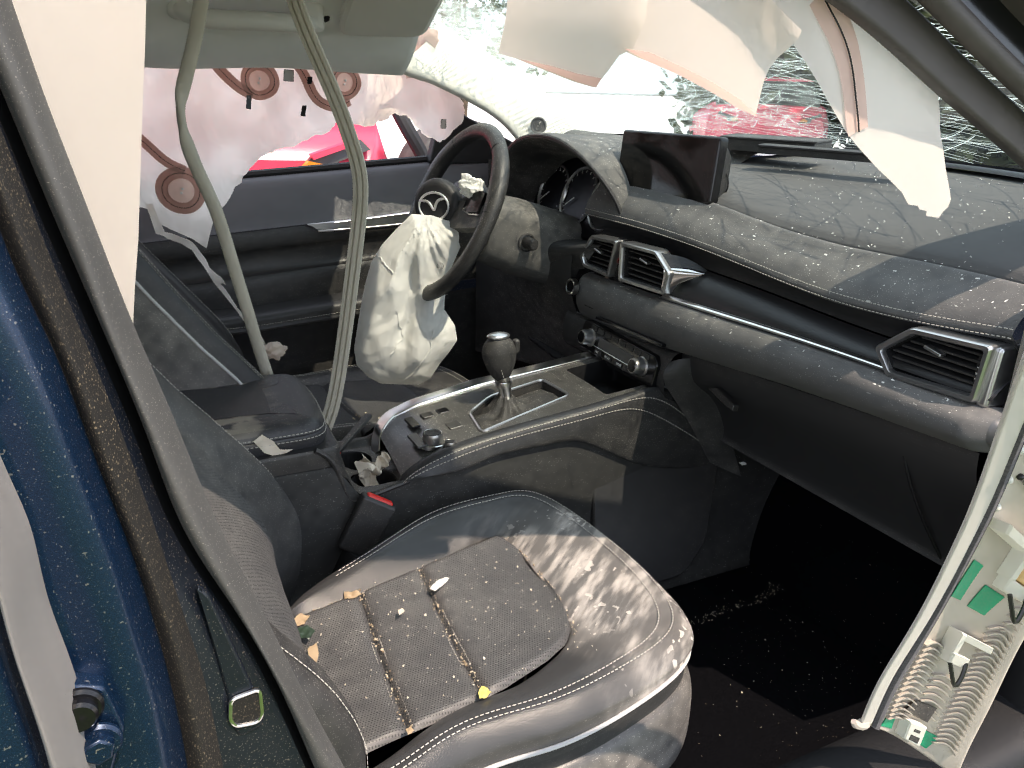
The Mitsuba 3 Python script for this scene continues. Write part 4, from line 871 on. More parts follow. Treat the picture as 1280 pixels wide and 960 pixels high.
part(dash, 'lower_steel', tube(cr([(0.66, 0.60, 0.70), (0.68, 0.42, 0.66), (0.70, 0.25, 0.64)], 12), 0.012, 8), 'black')

# steering column shroud with the end of a stalk
ax0, ax1 = A([0.47, 0.365, 0.975]), A([0.68, 0.365, 0.905])
def ring(c, w, h, k=36):
    a = np.linspace(0, 2 * np.pi, k, endpoint=False); e = 0.6
    y = np.sign(np.cos(a)) * np.abs(np.cos(a)) ** e * w; z = np.sign(np.sin(a)) * np.abs(np.sin(a)) ** e * h
    return np.stack([c[0] + 0.3 * z, c[1] + y, c[2] + z], 1)
L = [ring(ax0 + (ax1 - ax0) * f, w_, h_) for f, w_, h_ in ((0, 0.068, 0.062), (0.04, 0.075, 0.07), (0.35, 0.082, 0.078), (0.7, 0.088, 0.08), (1.0, 0.09, 0.078))]
col = part(dash, 'column_shroud', capped(L), 'dash_dusty', smooth=45, label='dusty grey steering column shroud')
fr = Frame((0.545, 0.283, 0.947), (1, 0, -0.33), (0.33, 0, 1))
if fr.w[1] > 0: fr.w = -fr.w
part(col, 'stalk_socket', place(lathe([(0.019, -0.006), (0.020, 0.002), (0.0165, 0.003), (0.0155, -0.004)], 32), fr.o, fr.u, np.cross(fr.w, fr.u)), 'plastic')
part(col, 'stalk', place(lathe([(0.0, 0.036), (0.009, 0.036), (0.0125, 0.030), (0.012, -0.004)], 32), fr.o, fr.u, np.cross(fr.w, fr.u)), 'plastic')

# ------ screen on top
fr = Frame((0.700, 0.037, 1.125), (0.01, -0.283, 0.002), (0.10, 0, 1))
scr = part(dash, 'screen', plate(round_poly([(-0.142, -0.058), (0.142, -0.058), (0.142, 0.058), (-0.142, 0.058)], 0.008), fr, 0.018, 0.003), 'gloss_black', label='wide dusty black touch screen standing on the dashboard')
part(scr, 'glass', plate(round_poly([(-0.138, -0.053), (0.137, -0.053), (0.137, 0.054), (-0.138, 0.054)], 0.006), fr, 0.002, 0.0004, w=0.0008), 'screen_glass')
bk = Frame(fr.o - fr.w * 0.018, fr.u, fr.v)
part(scr, 'rear_housing', capped([bk(round_poly([(-0.13, -0.055), (0.138, -0.055), (0.138, 0.05), (-0.13, 0.05)], 0.01), 0.0), bk(round_poly([(-0.11, -0.055), (0.128, -0.055), (0.125, 0.035), (-0.11, 0.035)], 0.01), -0.03), bk(round_poly([(-0.08, -0.055), (0.09, -0.055), (0.08, -0.02), (-0.08, -0.02)], 0.01), -0.055)]), 'plastic', smooth=40)
part(scr, 'loose_wire', tube(cr([(0.745, -0.064, 1.137), (0.745, -0.079, 1.133), (0.745, -0.093, 1.114), (0.745, -0.095, 1.095), (0.745, -0.079, 1.073)], 30), 0.0013, 6), 'black')

# ------ loose black panels on top of the dash, at the glass
def slab(key, label, loop, h, mat='plastic', lip=True):
    lo = A(loop); up = lo + [0, 0, h]
    c = lo.mean(0)
    t = thing(key, label, 'trim panel')
    part(t, 'body', capped([lo, up, c + (up - c) * [0.97, 0.97, 1] + [0, 0, 0.002]], first=True), mat, smooth=30)
    if lip: part(t, 'rim', tube(lin(np.vstack([up, up[:1]]), 80)[:-1], 0.0028, 6, closed=True), mat)
    return t
slab('speaker_grille', 'black loose grille box lying against the windscreen behind the screen', [(0.905, 0.125, 1.146), (0.955, -0.08, 1.147), (1.02, -0.06, 1.15), (0.985, 0.17, 1.148)], 0.024)
slab('defroster_strip', 'long black trim strip lying across the dashboard under the windscreen', [(0.880, -0.015, 1.148), (0.972, -0.275, 1.146), (1.00, -0.265, 1.147), (0.908, -0.005, 1.149)], 0.014)
cap_ = thing('dash_end_clip', 'small pale clip lying at the right end of the dashboard', 'clip')
part(cap_, 'tab', place(rbox(0.055, 0.03, 0.010, 0.004, 1), [(1.419, -0.211, 1.068)][0], (0, -1, 0.1), (1, 0, 0)), 'trim_back')

# ---------------------------------------------------------------- centre console
con = thing('centre_console', 'dusty black centre console with gear lever, cup holders and stitched sides', 'centre console')
def ztop(x): return np.interp(x, [.11, .135, .16, .22, .35, .50, .62, .70], [.640, .655, .670, .691, .714, .729, .741, .75])
xs = np.linspace(0.128, 0.66, 60)
# top of the lever surround, with an opening for the gate
gate = [(0.287, -0.011, 0.716), (0.276, -0.090, 0.716), (0.468, -0.053, 0.716), (0.462, 0.041, 0.716), (0.343, 0.025, 0.716)]
gate2 = A(gate)[:, :2]
gate2 = round_poly(gate2, 0.012, 4)
outl = [(0.128, -0.112), (0.66, -0.112), (0.66, 0.092), (0.17, 0.092), (0.14, 0.05)]
hole = shapely.Polygon(inset(gate2, 0.0))
def surround_z(p): return ztop(p[:, 0]) + 0.004 * (1 - (np.abs(p[:, 1]) / 0.11) ** 2)
def sheet_poly(poly, f, h):
    P = poly; rings = []
    pts, tri = None, None
    r = np.random.default_rng(4)
    for ring in [P.exterior, *P.interiors]:
        c = A(ring.coords)[:, :2]; out = []
        for a, b in zip(c[:-1], c[1:]):
            k = max(1, int(round(np.linalg.norm(b - a) / h))); out.append(a + (b - a) * (np.arange(k) / k)[:, None])
        rings.append(np.vstack(out))
    x0, y0, x1, y1 = P.bounds
    gx, gy = np.meshgrid(np.arange(x0 + h / 2, x1, h), np.arange(y0 + h / 2, y1, h)); g = np.stack([gx.ravel(), gy.ravel()], 1) + r.uniform(-.2, .2, (gx.size, 2)) * h
    g = g[shapely.contains_xy(P.buffer(-0.45 * h), g[:, 0], g[:, 1])]
    pts = np.vstack([*rings, g]); tri = Delaunay(pts).simplices; c = pts[tri].mean(1)
    tri = tri[shapely.contains_xy(P, c[:, 0], c[:, 1])]
    a = pts[tri]; area = (a[:, 1, 0] - a[:, 0, 0]) * (a[:, 2, 1] - a[:, 0, 1]) - (a[:, 1, 1] - a[:, 0, 1]) * (a[:, 2, 0] - a[:, 0, 0])
    return mesh(f(pts), np.where((area < 0)[:, None], tri[:, ::-1], tri)[np.abs(area) > 1e-12])
surf = lambda p: np.stack([p[:, 0], p[:, 1], surround_z(p)], 1)
bin_ = shapely.Polygon(round_poly([(0.525, -0.085), (0.645, -0.085), (0.645, 0.065), (0.525, 0.065)], 0.012))
part(con, 'lever_surround', sheet_poly(shapely.Polygon(outl).difference(hole).difference(bin_), surf, 0.012), 'console_film', smooth=30, label='glossy lever surround under a brown film of dirt')
g3 = surf(gate2)
part(con, 'gate_frame', tube(g3 + [0, 0, 0.001], 0.0032, 8, closed=True), 'satin_silver')
g_in = surf(inset(gate2, 0.004)); low = g_in - [0, 0, 0.014]
gc = low.mean(0)
lev = A([0.353, -0.014, 0.710])
part(con, 'gate_well', grid(np.stack([g_in, low]), wrap=True), 'plastic')
# creased leather boot filling the gate, rising to the lever
def boot(p):
    d = np.linalg.norm((p - lev[:2]) / [1.0, 0.9], axis=1)
    z = ztop(p[:, 0]) - 0.012 + 0.040 * np.exp(-(d / 0.024) ** 2) + 0.006 * np.sin(14 * np.arctan2(p[:, 1] - lev[1], p[:, 0] - lev[0]) * 0.5 + d * 90) * np.exp(-(d / 0.05) ** 2)
    z += 0.009 * np.exp(-(((p[:, 0] - 0.300) / 0.018) ** 2 + ((p[:, 1] + 0.035) / 0.03) ** 2)) + 0.010 * np.exp(-(((p[:, 0] - 0.43) / 0.035) ** 2 + ((p[:, 1] + 0.01) / 0.03) ** 2))
    return np.stack([p[:, 0], p[:, 1], z], 1)
part(con, 'lever_boot', sheet(inset(gate2, 0.003), boot, 0.004), 'lever_leather', smooth=True, label='creased leather boot round the gear lever')
bw = surf(A(bin_.exterior.coords)[:-1, :2])
part(con, 'storage_bin', capped(np.stack([bw, bw - [0, 0, 0.05]]), first=False), 'black', smooth=20)
# bright strip along the far edge
p_ = np.stack([np.concatenate([[.132, .140, .155], np.linspace(.18, .665, 40)]), np.concatenate([[.045, .066, .083], np.full(40, .100)]), np.zeros(43)], 1)
p_[:, 2] = ztop(p_[:, 0]) + np.r_[[-.02, -.006, 0.002], np.full(40, 0.003)]
part(con, 'edge_strip', profile_sweep(cr(p_, 70), round_poly([(-0.013, -0.008), (0.014, -0.010), (0.012, 0.007), (-0.012, 0.002)], 0.003), (0, 1, 0)), 'chrome', smooth=40, label='bright metal strip along the far edge of the console')
far = [[(x, 0.108, ztop(x) - 0.004) for x in xs], [(x, 0.125, ztop(x) - 0.03) for x in xs], [(x, 0.13, 0.55) for x in xs], [(x, 0.15, 0.38) for x in xs]]
part(con, 'far_side', grid(rails(far, 60, 14)), 'plastic', smooth=True)
# padded near side with twin stitching
c_t = [(0.122, -0.108, 0.650), (0.140, -0.110, 0.668), (0.20, -0.112, 0.694), (0.33, -0.112, 0.714), (0.48, -0.112, 0.729), (0.585, -0.112, 0.742), (0.635, -0.114, 0.735), (0.69, -0.118, 0.690), (0.775, -0.122, 0.590)]
c_b = [(0.126, -0.131, 0.662), (0.156, -0.131, 0.661), (0.218, -0.131, 0.661), (0.283, -0.131, 0.676), (0.385, -0.131, 0.680), (0.458, -0.131, 0.673), (0.542, -0.131, 0.628), (0.636, -0.131, 0.589), (0.787, -0.131, 0.558)]
c_t, c_b = crp(c_t, 90), crp(c_b, 90)
roll = [c_t + [0.0, 0.012, -0.004], c_t + [0, 0.002, 0.003], c_t + [0, -0.010, 0.002], c_t * .72 + c_b * .28 + [0, -0.012, 0.004], c_t * .4 + c_b * .6 + [0, -0.010, 0.002], c_b + [0, -0.004, 0.003], c_b + [0, 0.004, -0.001]]
part(con, 'padded_side', grid(rails(roll, 90, 30)), 'leather', smooth=True, label='padded leather side with twin white stitching')
s_ = [stitches((c_t * (1 - f) + c_b * f) + [0, -0.0135, 0.0035 + lift], (0, -.8, .6), r=0.0008) for f, lift in ((0.16, 0.001), (0.36, 0.0))]
part(con, 'stitching', cat(*s_), 'thread', smooth=False, kind='stuff')
# tunnel side below, sweeping down to the floor
tx = np.linspace(-0.45, 1.0, 70)
tt = np.interp(tx, [-.45, 0.02, .05, .13, .22, .30, .40, .47, .56, .80, 1.0], [.70, .70, .64, .655, .672, .678, .692, .690, .66, .60, .60])
tun = [np.stack([tx, 0 * tx + y, f * tt + (1 - f) * 0.365], 1) for y, f in ((-0.116, 1.0), (-0.122, 0.97), (-0.126, 0.7), (-0.14, 0.35), (-0.175, 0.06), (-0.20, 0.0))]
part(con, 'tunnel_side', grid(rails(tun, 70, 24)), 'tunnel_skin', smooth=True)
# storage box, cup holders, arm rest
box = [[(-0.50, -0.117), (0.0, -0.117), (0.030, -0.11), (0.034, 0.0), (0.03, 0.11), (0.0, 0.122), (-0.50, 0.122)]]
ob = round_poly(box[0], 0.012, 3)
def at(z, s=1.0, dx=0.0): return np.column_stack([ob[:, 0] * 1.0 + dx, ob[:, 1] * s, np.full(len(ob), z)])
sl = np.where(ob[:, 0] > -0.02, 1, 0)
l3 = at(0.728)
part(con, 'storage_box', capped(np.stack([at(0.42, 1.0, 0.02), at(0.60, 1.0, 0.022), at(0.66, 1.0, 0.014), at(0.715), l3, at(0.732, 0.97, -0.004)])), 'plastic', smooth=40)
cx = [(0.030, -0.114), (0.145, -0.114), (0.145, 0.10), (0.030, 0.10)]
c1, c2 = (0.078, 0.030), (0.094, -0.058)
holes = shapely.union_all([shapely.Point(c1).buffer(0.038, 24), shapely.Point(c2).buffer(0.037, 24)])
def cup_surface(p):
    z = 0.645 + 0.012 * smooth01((0.055 - p[:, 0]) / 0.025) * 3.0 - 0.010 * smooth01((p[:, 0] - .05) / .03) * smooth01((0.095 - np.abs(p[:, 1])) / 0.02) + 0.0
    z += 0.006 * smooth01((p[:, 0] - .128) / .015)
    return np.stack([p[:, 0], p[:, 1], z], 1)
cups = part(con, 'cup_holder', sheet_poly(shapely.Polygon(cx).difference(holes), cup_surface, 0.006), 'plastic', smooth=40, label='double cup holder')
for c, r in ((c1, 0.038), (c2, 0.037)):
    m_ = move(lathe([(r, 0.0), (r - 0.002, -0.004), (r - 0.004, -0.055), (r - 0.008, -0.06), (0.0, -0.06)], 40), c[0], c[1], 0.6365)
    part(cups, 'cup_well', m_, 'black', smooth=40)
rimp = A([(0.128, -0.114), (0.135, -0.12)])
edge = cr(A([(-0.012, -0.119, 0.735), (0.010, -0.119, 0.715), (0.026, -0.119, 0.672), (0.040, -0.119, 0.640), (0.065, -0.119, 0.640), (0.135, -0.119, 0.655)]), 50)
part(con, 'cup_rim', tube(edge, 0.0045, 8), 'plastic')
lidp = round_poly([(-0.36, -0.105), (0.002, -0.100), (0.020, -0.06), (0.027, 0.05), (0.024, 0.13), (0.005, 0.16), (-0.36, 0.165)], 0.035, 5)
def lp(z, d): 
    q = inset(lidp, d); return np.column_stack([q, z - 0.02 * np.clip(-q[:, 0] - 0.05, 0, 1) * 0])
lid = part(con, 'arm_rest', capped(np.stack([lp(0.722, 0.012), lp(0.724, 0.004), lp(0.734, 0.0), lp(0.748, -0.001), lp(0.7515, 0.0), lp(0.7525, 0.0018), lp(0.7545, 0.0005), lp(0.762, 0.003), lp(0.769, 0.009), lp(0.773, 0.020), lp(0.7755, 0.045), lp(0.7765, 0.08)])), 'leather_lid', smooth=50, label='padded arm rest lid with stitched edge and dirt on its rear half')
k = stitches(lp(0.7565, -0.0012)[np.r_[-12:20]][:, :], (0, 0, 1), r=0.0008)
ring_ = lp(0.7572, 0.0006); ring2 = lp(0.7478, -0.0016)
nn = unit(np.column_stack([ring_[:, :2] - ring_[:, :2].mean(0), 0 * ring_[:, 0]]))
part(lid, 'stitching', cat(stitches(np.vstack([ring_, ring_[:1]]), np.vstack([nn, nn[:1]]), r=0.0009), stitches(np.vstack([ring2, ring2[:1]]), np.vstack([nn, nn[:1]]), r=0.0009)), 'thread', smooth=False, kind='stuff')

# rotary knobs behind the lever
for (o, r, h, lab) in (([(0.197, -0.064, 0.706)][0], 0.0175, 0.021, 'large silver rotary knob'), ([(0.213, -0.102, 0.704)][0], 0.0095, 0.012, 'small round volume knob')):
    o = A(o); o[2] = ztop(o[0]) + 0.003
    k = part(con, 'rotary_knob', move(lathe([(0.0, h - 0.0015), (r * 0.82, h - 0.001), (r * 0.90, h), (r * 0.97, h - 0.002), (r, h - 0.006), (r * 1.0, 0.004), (r * 1.05, 0.0), ], 44), *o), 'knob_silver', smooth=40, label=lab)
    part(k, 'base_ring', move(lathe([(r * 1.16, 0.004), (r * 1.27, 0.003), (r * 1.33, -0.003), (r * 1.16, -0.004)], 44), *o), 'chrome' if r > .012 else 'plastic')
    part(k, 'cap', move(lathe([(0.0, h + 0.0002), (r * 0.78, h - 0.0002), (r * 0.80, h - 0.0016)], 36), *o), 'plastic')
fr = Frame((0.236, -0.005, ztop(0.236) + 0.0035), (1, 0, 0.12), (0, 1, 0))
for x, y, w, h in ((-0.012, 0.040, 0.022, 0.020), (0.018, 0.040, 0.022, 0.020), (0.012, -0.028, 0.024, 0.026), (-0.045, 0.028, 0.016, 0.045), (-0.062, -0.045, 0.018, 0.055)):
    part(con, 'button', plate(round_poly([(x - w / 2, y - h / 2), (x + w / 2, y - h / 2), (x + w / 2, y + h / 2), (x - w / 2, y + h / 2)], 0.002), fr, 0.004, 0.0012, w=0.002), 'console_film' if y < 0 else 'gloss_black')
# gear lever
gl = part(con, 'gear_lever', tube(cr([lev + [0.004, 0, 0.012], lev + [0.0, 0.0, 0.045], lev + [-0.004, 0.0, 0.06]], 8), [0.0135, 0.0125, 0.0118, 0.0115, 0.0115, 0.0118, 0.0122, 0.0125], 20), 'chrome', label='gear lever with bright collar and leather knob')
kn = trimesh.creation.icosphere(4, 1.0); v = kn.vertices.copy()
tz = (v[:, 2] + 1) / 2
rx_ = np.interp(tz, [0, .12, .35, .65, .85, 1.0], [.62, .72, .84, 1.0, 1.02, .9]); 
v2 = np.stack([v[:, 0] * 0.0330 * rx_, v[:, 1] * 0.0255 * rx_, v[:, 2] * 0.046], 1)
v2[:, 0] += -0.010 * (tz - 0.3) + 0.006 * np.clip(tz - .6, 0, 1)
v2 += lev + A([-0.008, 0.0, 0.094])
part(gl, 'knob', mesh(v2, kn.faces), 'lever_leather', smooth=True)
pad = kn.copy(); pad.vertices = np.stack([v[:, 0] * 0.0215, v[:, 1] * 0.0150, v[:, 2] * 0.0065], 1) + lev + A([-0.014, -0.002, 0.1365])
part(gl, 'knob_cap', pad, 'satin_silver', smooth=True)  # silver piece stands in for the bright highlight on the leather knob top
bt = rbox(0.012, 0.014, 0.026, 0.005, 2); bt.apply_translation(lev + A([0.024, 0.004, 0.112]))
part(gl, 'release_button', bt, 'plastic', smooth=50)
part(gl, 'collar', move(lathe([(0.0125, 0), (0.0150, 0.001), (0.0158, 0.01), (0.0150, 0.012)], 32), *(lev + A([-0.002, 0, 0.040]))), 'chrome')
sq = stitches(A([lev + A([-0.008 - 0.0235 * f_, -0.0185, 0.058 + 0.064 * f_]) for f_ in np.linspace(0, 0.45, 20)]), (0, -1, 0), r=0.0006)
part(gl, 'stitching', sq, 'thread', smooth=False, kind='stuff')

# ---------------------------------------------------------------- steering wheel
sw = thing('steering_wheel', 'black leather steering wheel with a winged emblem on its popped out hub', 'steering wheel')
C = A([0.405, 0.365, 1.005]); th = math.radians(25)
N = A([-math.cos(th), 0, math.sin(th)]); U_ = A([0, -1, 0]); V_ = A([math.sin(th), 0, math.cos(th)])
fw = Frame(C, U_, V_)                    # u to the car's right, v up the wheel, w towards the driver
a = np.linspace(0, 2 * np.pi, 120, endpoint=False)
R0 = 0.180
rp = fw(np.stack([R0 * np.cos(a), R0 * np.sin(a)], 1))
rr = 0.0150 + 0.0028 * np.exp(-((np.abs(((a - 0.5 + np.pi) % (2 * np.pi)) - np.pi)) / 0.35) ** 2) + 0.0028 * np.exp(-((np.abs(((a - 2.64 + np.pi) % (2 * np.pi)) - np.pi)) / 0.35) ** 2)
part(sw, 'rim', tube(rp, rr, 22, closed=True, up=fw.w, squash=1.12), 'leather', smooth=True)
for ang in (0.12, math.pi - 0.12, 0.95, math.pi - 0.95):
    c = fw((R0 * math.cos(ang), R0 * math.sin(ang))); t_ = fw((-math.sin(ang), math.cos(ang))) - C
    q = np.linspace(0, 2 * np.pi, 28, endpoint=False); rad = fw((math.cos(ang), math.sin(ang))) - C
    part(sw, 'rim_seam', tube(c + 0.0162 * (np.cos(q)[:, None] * rad * 1.0 + np.sin(q)[:, None] * fw.w * 1.0), 0.0008, 5, closed=True, up=t_), 'black')
def spoke(key, pts, w, mat, wid=0.03):
    L = []
    for (x, y, z, hw, ht) in pts:
        L.append([fw((x, y - hw), z - ht), fw((x, y - hw * .9), z + ht), fw((x, y + hw * .9), z + ht), fw((x, y + hw), z - ht)])
    return part(sw, key, capped(A(L)), mat, smooth=30)
for s in (1, -1):
    spoke('spoke', [(s * 0.045, -0.002, 0.004, 0.034, 0.012), (s * 0.10, 0.004, 0.0, 0.030, 0.010), (s * 0.145, 0.010, -0.002, 0.026, 0.008), (s * 0.172, 0.012, 0.0, 0.022, 0.006)], 0, 'dash_dusty' if s > 0 else 'plastic')
    spoke('switch_pod', [(s * 0.085, 0.030, 0.010, 0.020, 0.006), (s * 0.115, 0.034, 0.010, 0.026, 0.007), (s * 0.145, 0.036, 0.006, 0.022, 0.006)], 0, 'gloss_black')
    part(sw, 'spoke_trim', tube(fw([(s * 0.082, 0.012), (s * 0.12, 0.008), (s * 0.155, 0.012)], 0.013), 0.0018, 6), 'satin_silver')
spoke('spoke', [(-0.0, -0.06, 0.0, 0.03, 0.008), (0.03, -0.06, 0.0, 0.03, 0.008)], 0, 'plastic')
part(sw, 'lower_spoke', capped(A([[fw((-w_, y_), -0.006), fw((-w_, y_), 0.008), fw((w_, y_), 0.008), fw((w_, y_), -0.006)] for y_, w_ in ((-0.05, 0.035), (-0.11, 0.026), (-0.17, 0.024))])), 'plastic', smooth=30)
hubm = lathe([(0.062, -0.05), (0.066, -0.02), (0.066, 0.0), (0.060, 0.008)], 48)
part(sw, 'hub', place(lathe([(0.0, 0.0), (0.075, -0.002), (0.082, -0.014), (0.08, -0.05), (0.05, -0.07), (0.0, -0.07)], 48), C, fw.u, fw.v), 'plastic', smooth=40)
cov = Frame([(0.368, 0.350, 1.022)][0], (0.62, -0.76, 0.16), (-0.10, 0.12, 1.0))
hc = part(sw, 'hub_cover', place(lathe([(0.0, 0.010), (0.040, 0.009), (0.048, 0.006), (0.0535, -0.001), (0.055, -0.010), (0.052, -0.022), (0.045, -0.034), (0.0, -0.036)], 52), cov.o, cov.u, cov.v), 'hub_black', smooth=35, label='round black hub cover torn loose, with a silver emblem')
ea = np.linspace(0, 2 * np.pi, 64, endpoint=False)
emb = cov(np.stack([0.0345 * np.cos(ea), 0.0275 * np.sin(ea)], 1), 0.0125)
part(hc, 'emblem', cat(tube(emb, 0.0026, 8, closed=True, up=cov.w),
    tube(cov(cr([(-0.0300, 0.0128), (-0.018, 0.0125), (-0.008, 0.006), (0.0, -0.0075), (0.008, 0.006), (0.018, 0.0125), (0.0300, 0.0128)], 60), 0.0128), np.interp(np.linspace(0, 1, 60), [0, .1, .3, .5, .7, .9, 1], [.0012, .0030, .0030, .0024, .0030, .0030, .0012]), 8, up=cov.w)), 'emblem_metal', smooth=50, label='silver oval emblem with a winged letter inside')
r_ = np.random.default_rng(11)

def rag(c, size, seed, n=3, flat=0.6):
    """A crumpled ball of cloth."""
    s = trimesh.creation.icosphere(n, 1.0); v = A(s.vertices)
    d = 1 + 0.75 * (meshkit.fbm(v * 1.9 + seed * 7.1, 4, seed) - 0.5) * 2
    return mesh(v * d[:, None] * A(size) + A(c), s.faces)
single('torn_cloth', rag([(0.409, 0.270, 1.070)][0], (0.022, 0.026, 0.020), 5), 'bag_cloth', 'white crumpled scrap of cloth wedged in the steering wheel spoke', 'cloth scrap', smooth=20)

# ---------------------------------------------------------------- spent driver airbag
out = [(0.316, 0.350, 1.000), (0.284, 0.350, 0.972), (0.249, 0.350, 0.938), (0.224, 0.350, 0.902), (0.207, 0.350, 0.853), (0.195, 0.350, 0.804), (0.184, 0.350, 0.753), (0.176, 0.350, 0.714), (0.180, 0.350, 0.681), (0.205, 0.350, 0.656), (0.232, 0.350, 0.643), (0.279, 0.350, 0.642), (0.320, 0.350, 0.642), (0.346, 0.350, 0.656), (0.369, 0.350, 0.690), (0.392, 0.350, 0.717), (0.409, 0.350, 0.741), (0.404, 0.350, 0.770), (0.385, 0.350, 0.797), (0.378, 0.350, 0.805), (0.380, 0.350, 0.833), (0.385, 0.350, 0.873), (0.404, 0.350, 0.918), (0.419, 0.350, 0.948), (0.429, 0.350, 0.975), (0.411, 0.350, 0.986), (0.386, 0.350, 0.990), (0.358, 0.350, 0.998)]
bag = Frame(A(out).mean(0), (0.90, -0.44, 0), (0, 0, 1))
fl = A(shapely.Polygon(bag.flat(out)).buffer(0.007).exterior.coords)[:-1]
pts, tri = fill(fl, 0.0042, seed=3)
poly = shapely.Polygon(fl)
dist = shapely.distance(shapely.points(pts), poly.exterior)
thk = 0.062 * (1 - np.exp(-dist / 0.035))
q3 = np.column_stack([pts, 0 * pts[:, 0]])
def tri_(x): return 2 * np.abs(x - np.floor(x) - 0.5)
def cloth_folds(p, seed):
    """Sharp pleats fanning out from the gathered neck, broken by crossing creases."""
    a_ = np.arctan2(p[:, 0] - 0.015, 0.19 - p[:, 1]); r_ = np.hypot(p[:, 0] - 0.015, 0.19 - p[:, 1])
    n_ = meshkit.fbm(np.column_stack([p * 9, 0 * p[:, 0]]), 3, seed) - 0.5
    n2_ = meshkit.fbm(np.column_stack([p * 17, 0 * p[:, 0]]), 2, seed + 3) - 0.5
    pleat = (tri_(a_ * 1.9 + 0.9 * n_ + seed * .3) - .5) * 0.034 * np.clip(r_ / 0.16, .3, 1) + (tri_(a_ * 4.6 + 1.6 * n_ + .2) - .5) * 0.012
    cross = (tri_(p[:, 1] * 9 + p[:, 0] * 5 + 1.3 * n_) - .5) * 0.013 + (tri_(p[:, 1] * 13 - p[:, 0] * 17 + 1.5 * n2_) - .5) * 0.009
    return pleat + cross * smooth01((r_ - .08) / .1)
edge_f = 1 - np.exp(-dist / 0.02)
fold = np.exp(-((pts[:, 0] + 0.012 - 0.10 * (pts[:, 1] - 0.02)) / 0.013) ** 2) * smooth01((0.12 - pts[:, 1]) / 0.05) * smooth01((pts[:, 1] + 0.12) / 0.06)
f1 = thk * 0.8 + 0.5 * cloth_folds(pts, 3) * edge_f - 0.018 * fold
f2 = -thk * 0.7 + cloth_folds(pts, 9) * edge_f
nb = int(np.sum(dist < 1e-7))
front, backv = bag(pts, f1), bag(pts, f2)
bg = single('driver_airbag', cat(mesh(front, tri), mesh(backv, tri[:, ::-1])), 'bag_cloth', 'creased off white airbag hanging spent from the steering wheel hub', 'airbag', smooth=38)
k = bag.flat([(0.380, 0.350, 0.906)])[0]
m0 = np.argmin(np.linalg.norm(pts - k, axis=1))
part(bg, 'vent_mark', tube(front[m0] + 0.0065 * (np.cos(ea)[:, None] * bag.u + np.sin(ea)[:, None] * bag.v) + bag.w * 0.0015, 0.0007, 5, closed=True, up=bag.w), 'grey_trim')
def on_bag(px):
    qf = bag.flat(px); idx = [int(np.argmin(np.linalg.norm(pts - x, axis=1))) for x in lin(qf, 40)]
    p = front[idx]; return cr(p[::3], 50)
for px in ([(0.232, 0.350, 0.923), (0.252, 0.350, 0.908), (0.272, 0.350, 0.894)], [(0.364, 0.350, 0.771), (0.355, 0.350, 0.725), (0.317, 0.350, 0.678), (0.289, 0.350, 0.652)], [(0.280, 0.350, 0.814), (0.291, 0.350, 0.750), (0.263, 0.350, 0.717)]):
    part(bg, 'sewn_seam', tube(on_bag(px) + bag.w * 0.0012, 0.0013, 6), 'bag_cloth')

# ---------------------------------------------------------------- driver's door
dd = thing('driver_door', 'black trimmed driver door with silver pull and an open window', 'car door')
dx = np.linspace(-0.46, 0.74, 90)
bz = np.interp(dx, [-.46, .06, .56, .74], [1.0, 1.034, 1.067, 1.078])
def dr_(y, f): return np.stack([dx, np.broadcast_to(y, dx.shape), f], 1)
up = [dr_(.835, bz - .004), dr_(.83, bz + .004), dr_(.81, bz + .003), dr_(.792, bz - .008), dr_(.775, bz - .045), dr_(.758, bz - .095), dr_(.748, bz - .112)]
part(dd, 'upper_panel', grid(rails(up, 90, 36)), 'door_grey', smooth=True, label='grey padded window sill of the door')
part(dd, 'window_seal', tube(dr_(.822, bz + .010), 0.010, 8), 'black')
mid_ = [dr_(.748, bz - .113), dr_(.742, bz - .116), dr_(.742, bz - .150), dr_(.752, bz - .165), dr_(.752, bz - .20), dr_(.74, bz - .215)]
part(dd, 'middle_band', grid(rails(mid_, 90, 20)), 'plastic', smooth=True)
part(dd, 'sill_seam', tube(dr_(.7455, bz - .110), 0.0016, 6), 'black')
hs = [(0.183, 0.738, 0.935), (0.296, 0.738, 0.942), (0.463, 0.738, 0.956), (0.517, 0.738, 0.956), (0.517, 0.738, 0.936), (0.440, 0.738, 0.927), (0.295, 0.738, 0.920), (0.207, 0.738, 0.919)]
fr = Frame(A(hs).mean(0), (1, 0, 0.08), (-0.08, 0, 1))
pull = part(dd, 'door_pull', plate(round_poly(fr.flat(hs), 0.004), fr, 0.012, 0.003, w=0.006), 'satin_silver', smooth=30, label='satin silver pull strip')
part(pull, 'lower_edge', tube(cr([(0.209, 0.730, 0.918), (0.292, 0.730, 0.919), (0.438, 0.730, 0.926), (0.514, 0.730, 0.935)], 30), 0.0028, 6), 'chrome')
lowp = [dr_(.742, bz - .215), dr_(.735, bz - .24), dr_(.738, bz - .29), dr_(.742, bz - .305)]
part(dd, 'lower_panel', grid(rails(lowp, 90, 14)), 'leather', smooth=True)
ax_ = np.linspace(-0.30, 0.52, 60); az = np.interp(ax_, [-.3, .05, .52], [.735, .742, .775])
arm = [np.stack([ax_, np.full(60, y), az + z], 1) for y, z in ((.745, .004), (.70, .004), (.672, .0), (.660, -.012), (.660, -.03), (.668, -.042), (.745, -.06))]
part(dd, 'arm_rest', grid(rails(arm, 60, 30)), 'dash_dark', smooth=True, label='dusty arm rest of the far door')
part(dd, 'stitching', stitches(np.stack([ax_, np.full(60, .6585), az - .024], 1), (0, -1, 0), r=0.0007), 'thread', smooth=False, kind='stuff')
bot = [dr_(.745, bz - .33), dr_(.75, bz - .42), dr_(.74, bz - .52), dr_(.735, bz - .64), dr_(.745, 0 * bz + .36)]
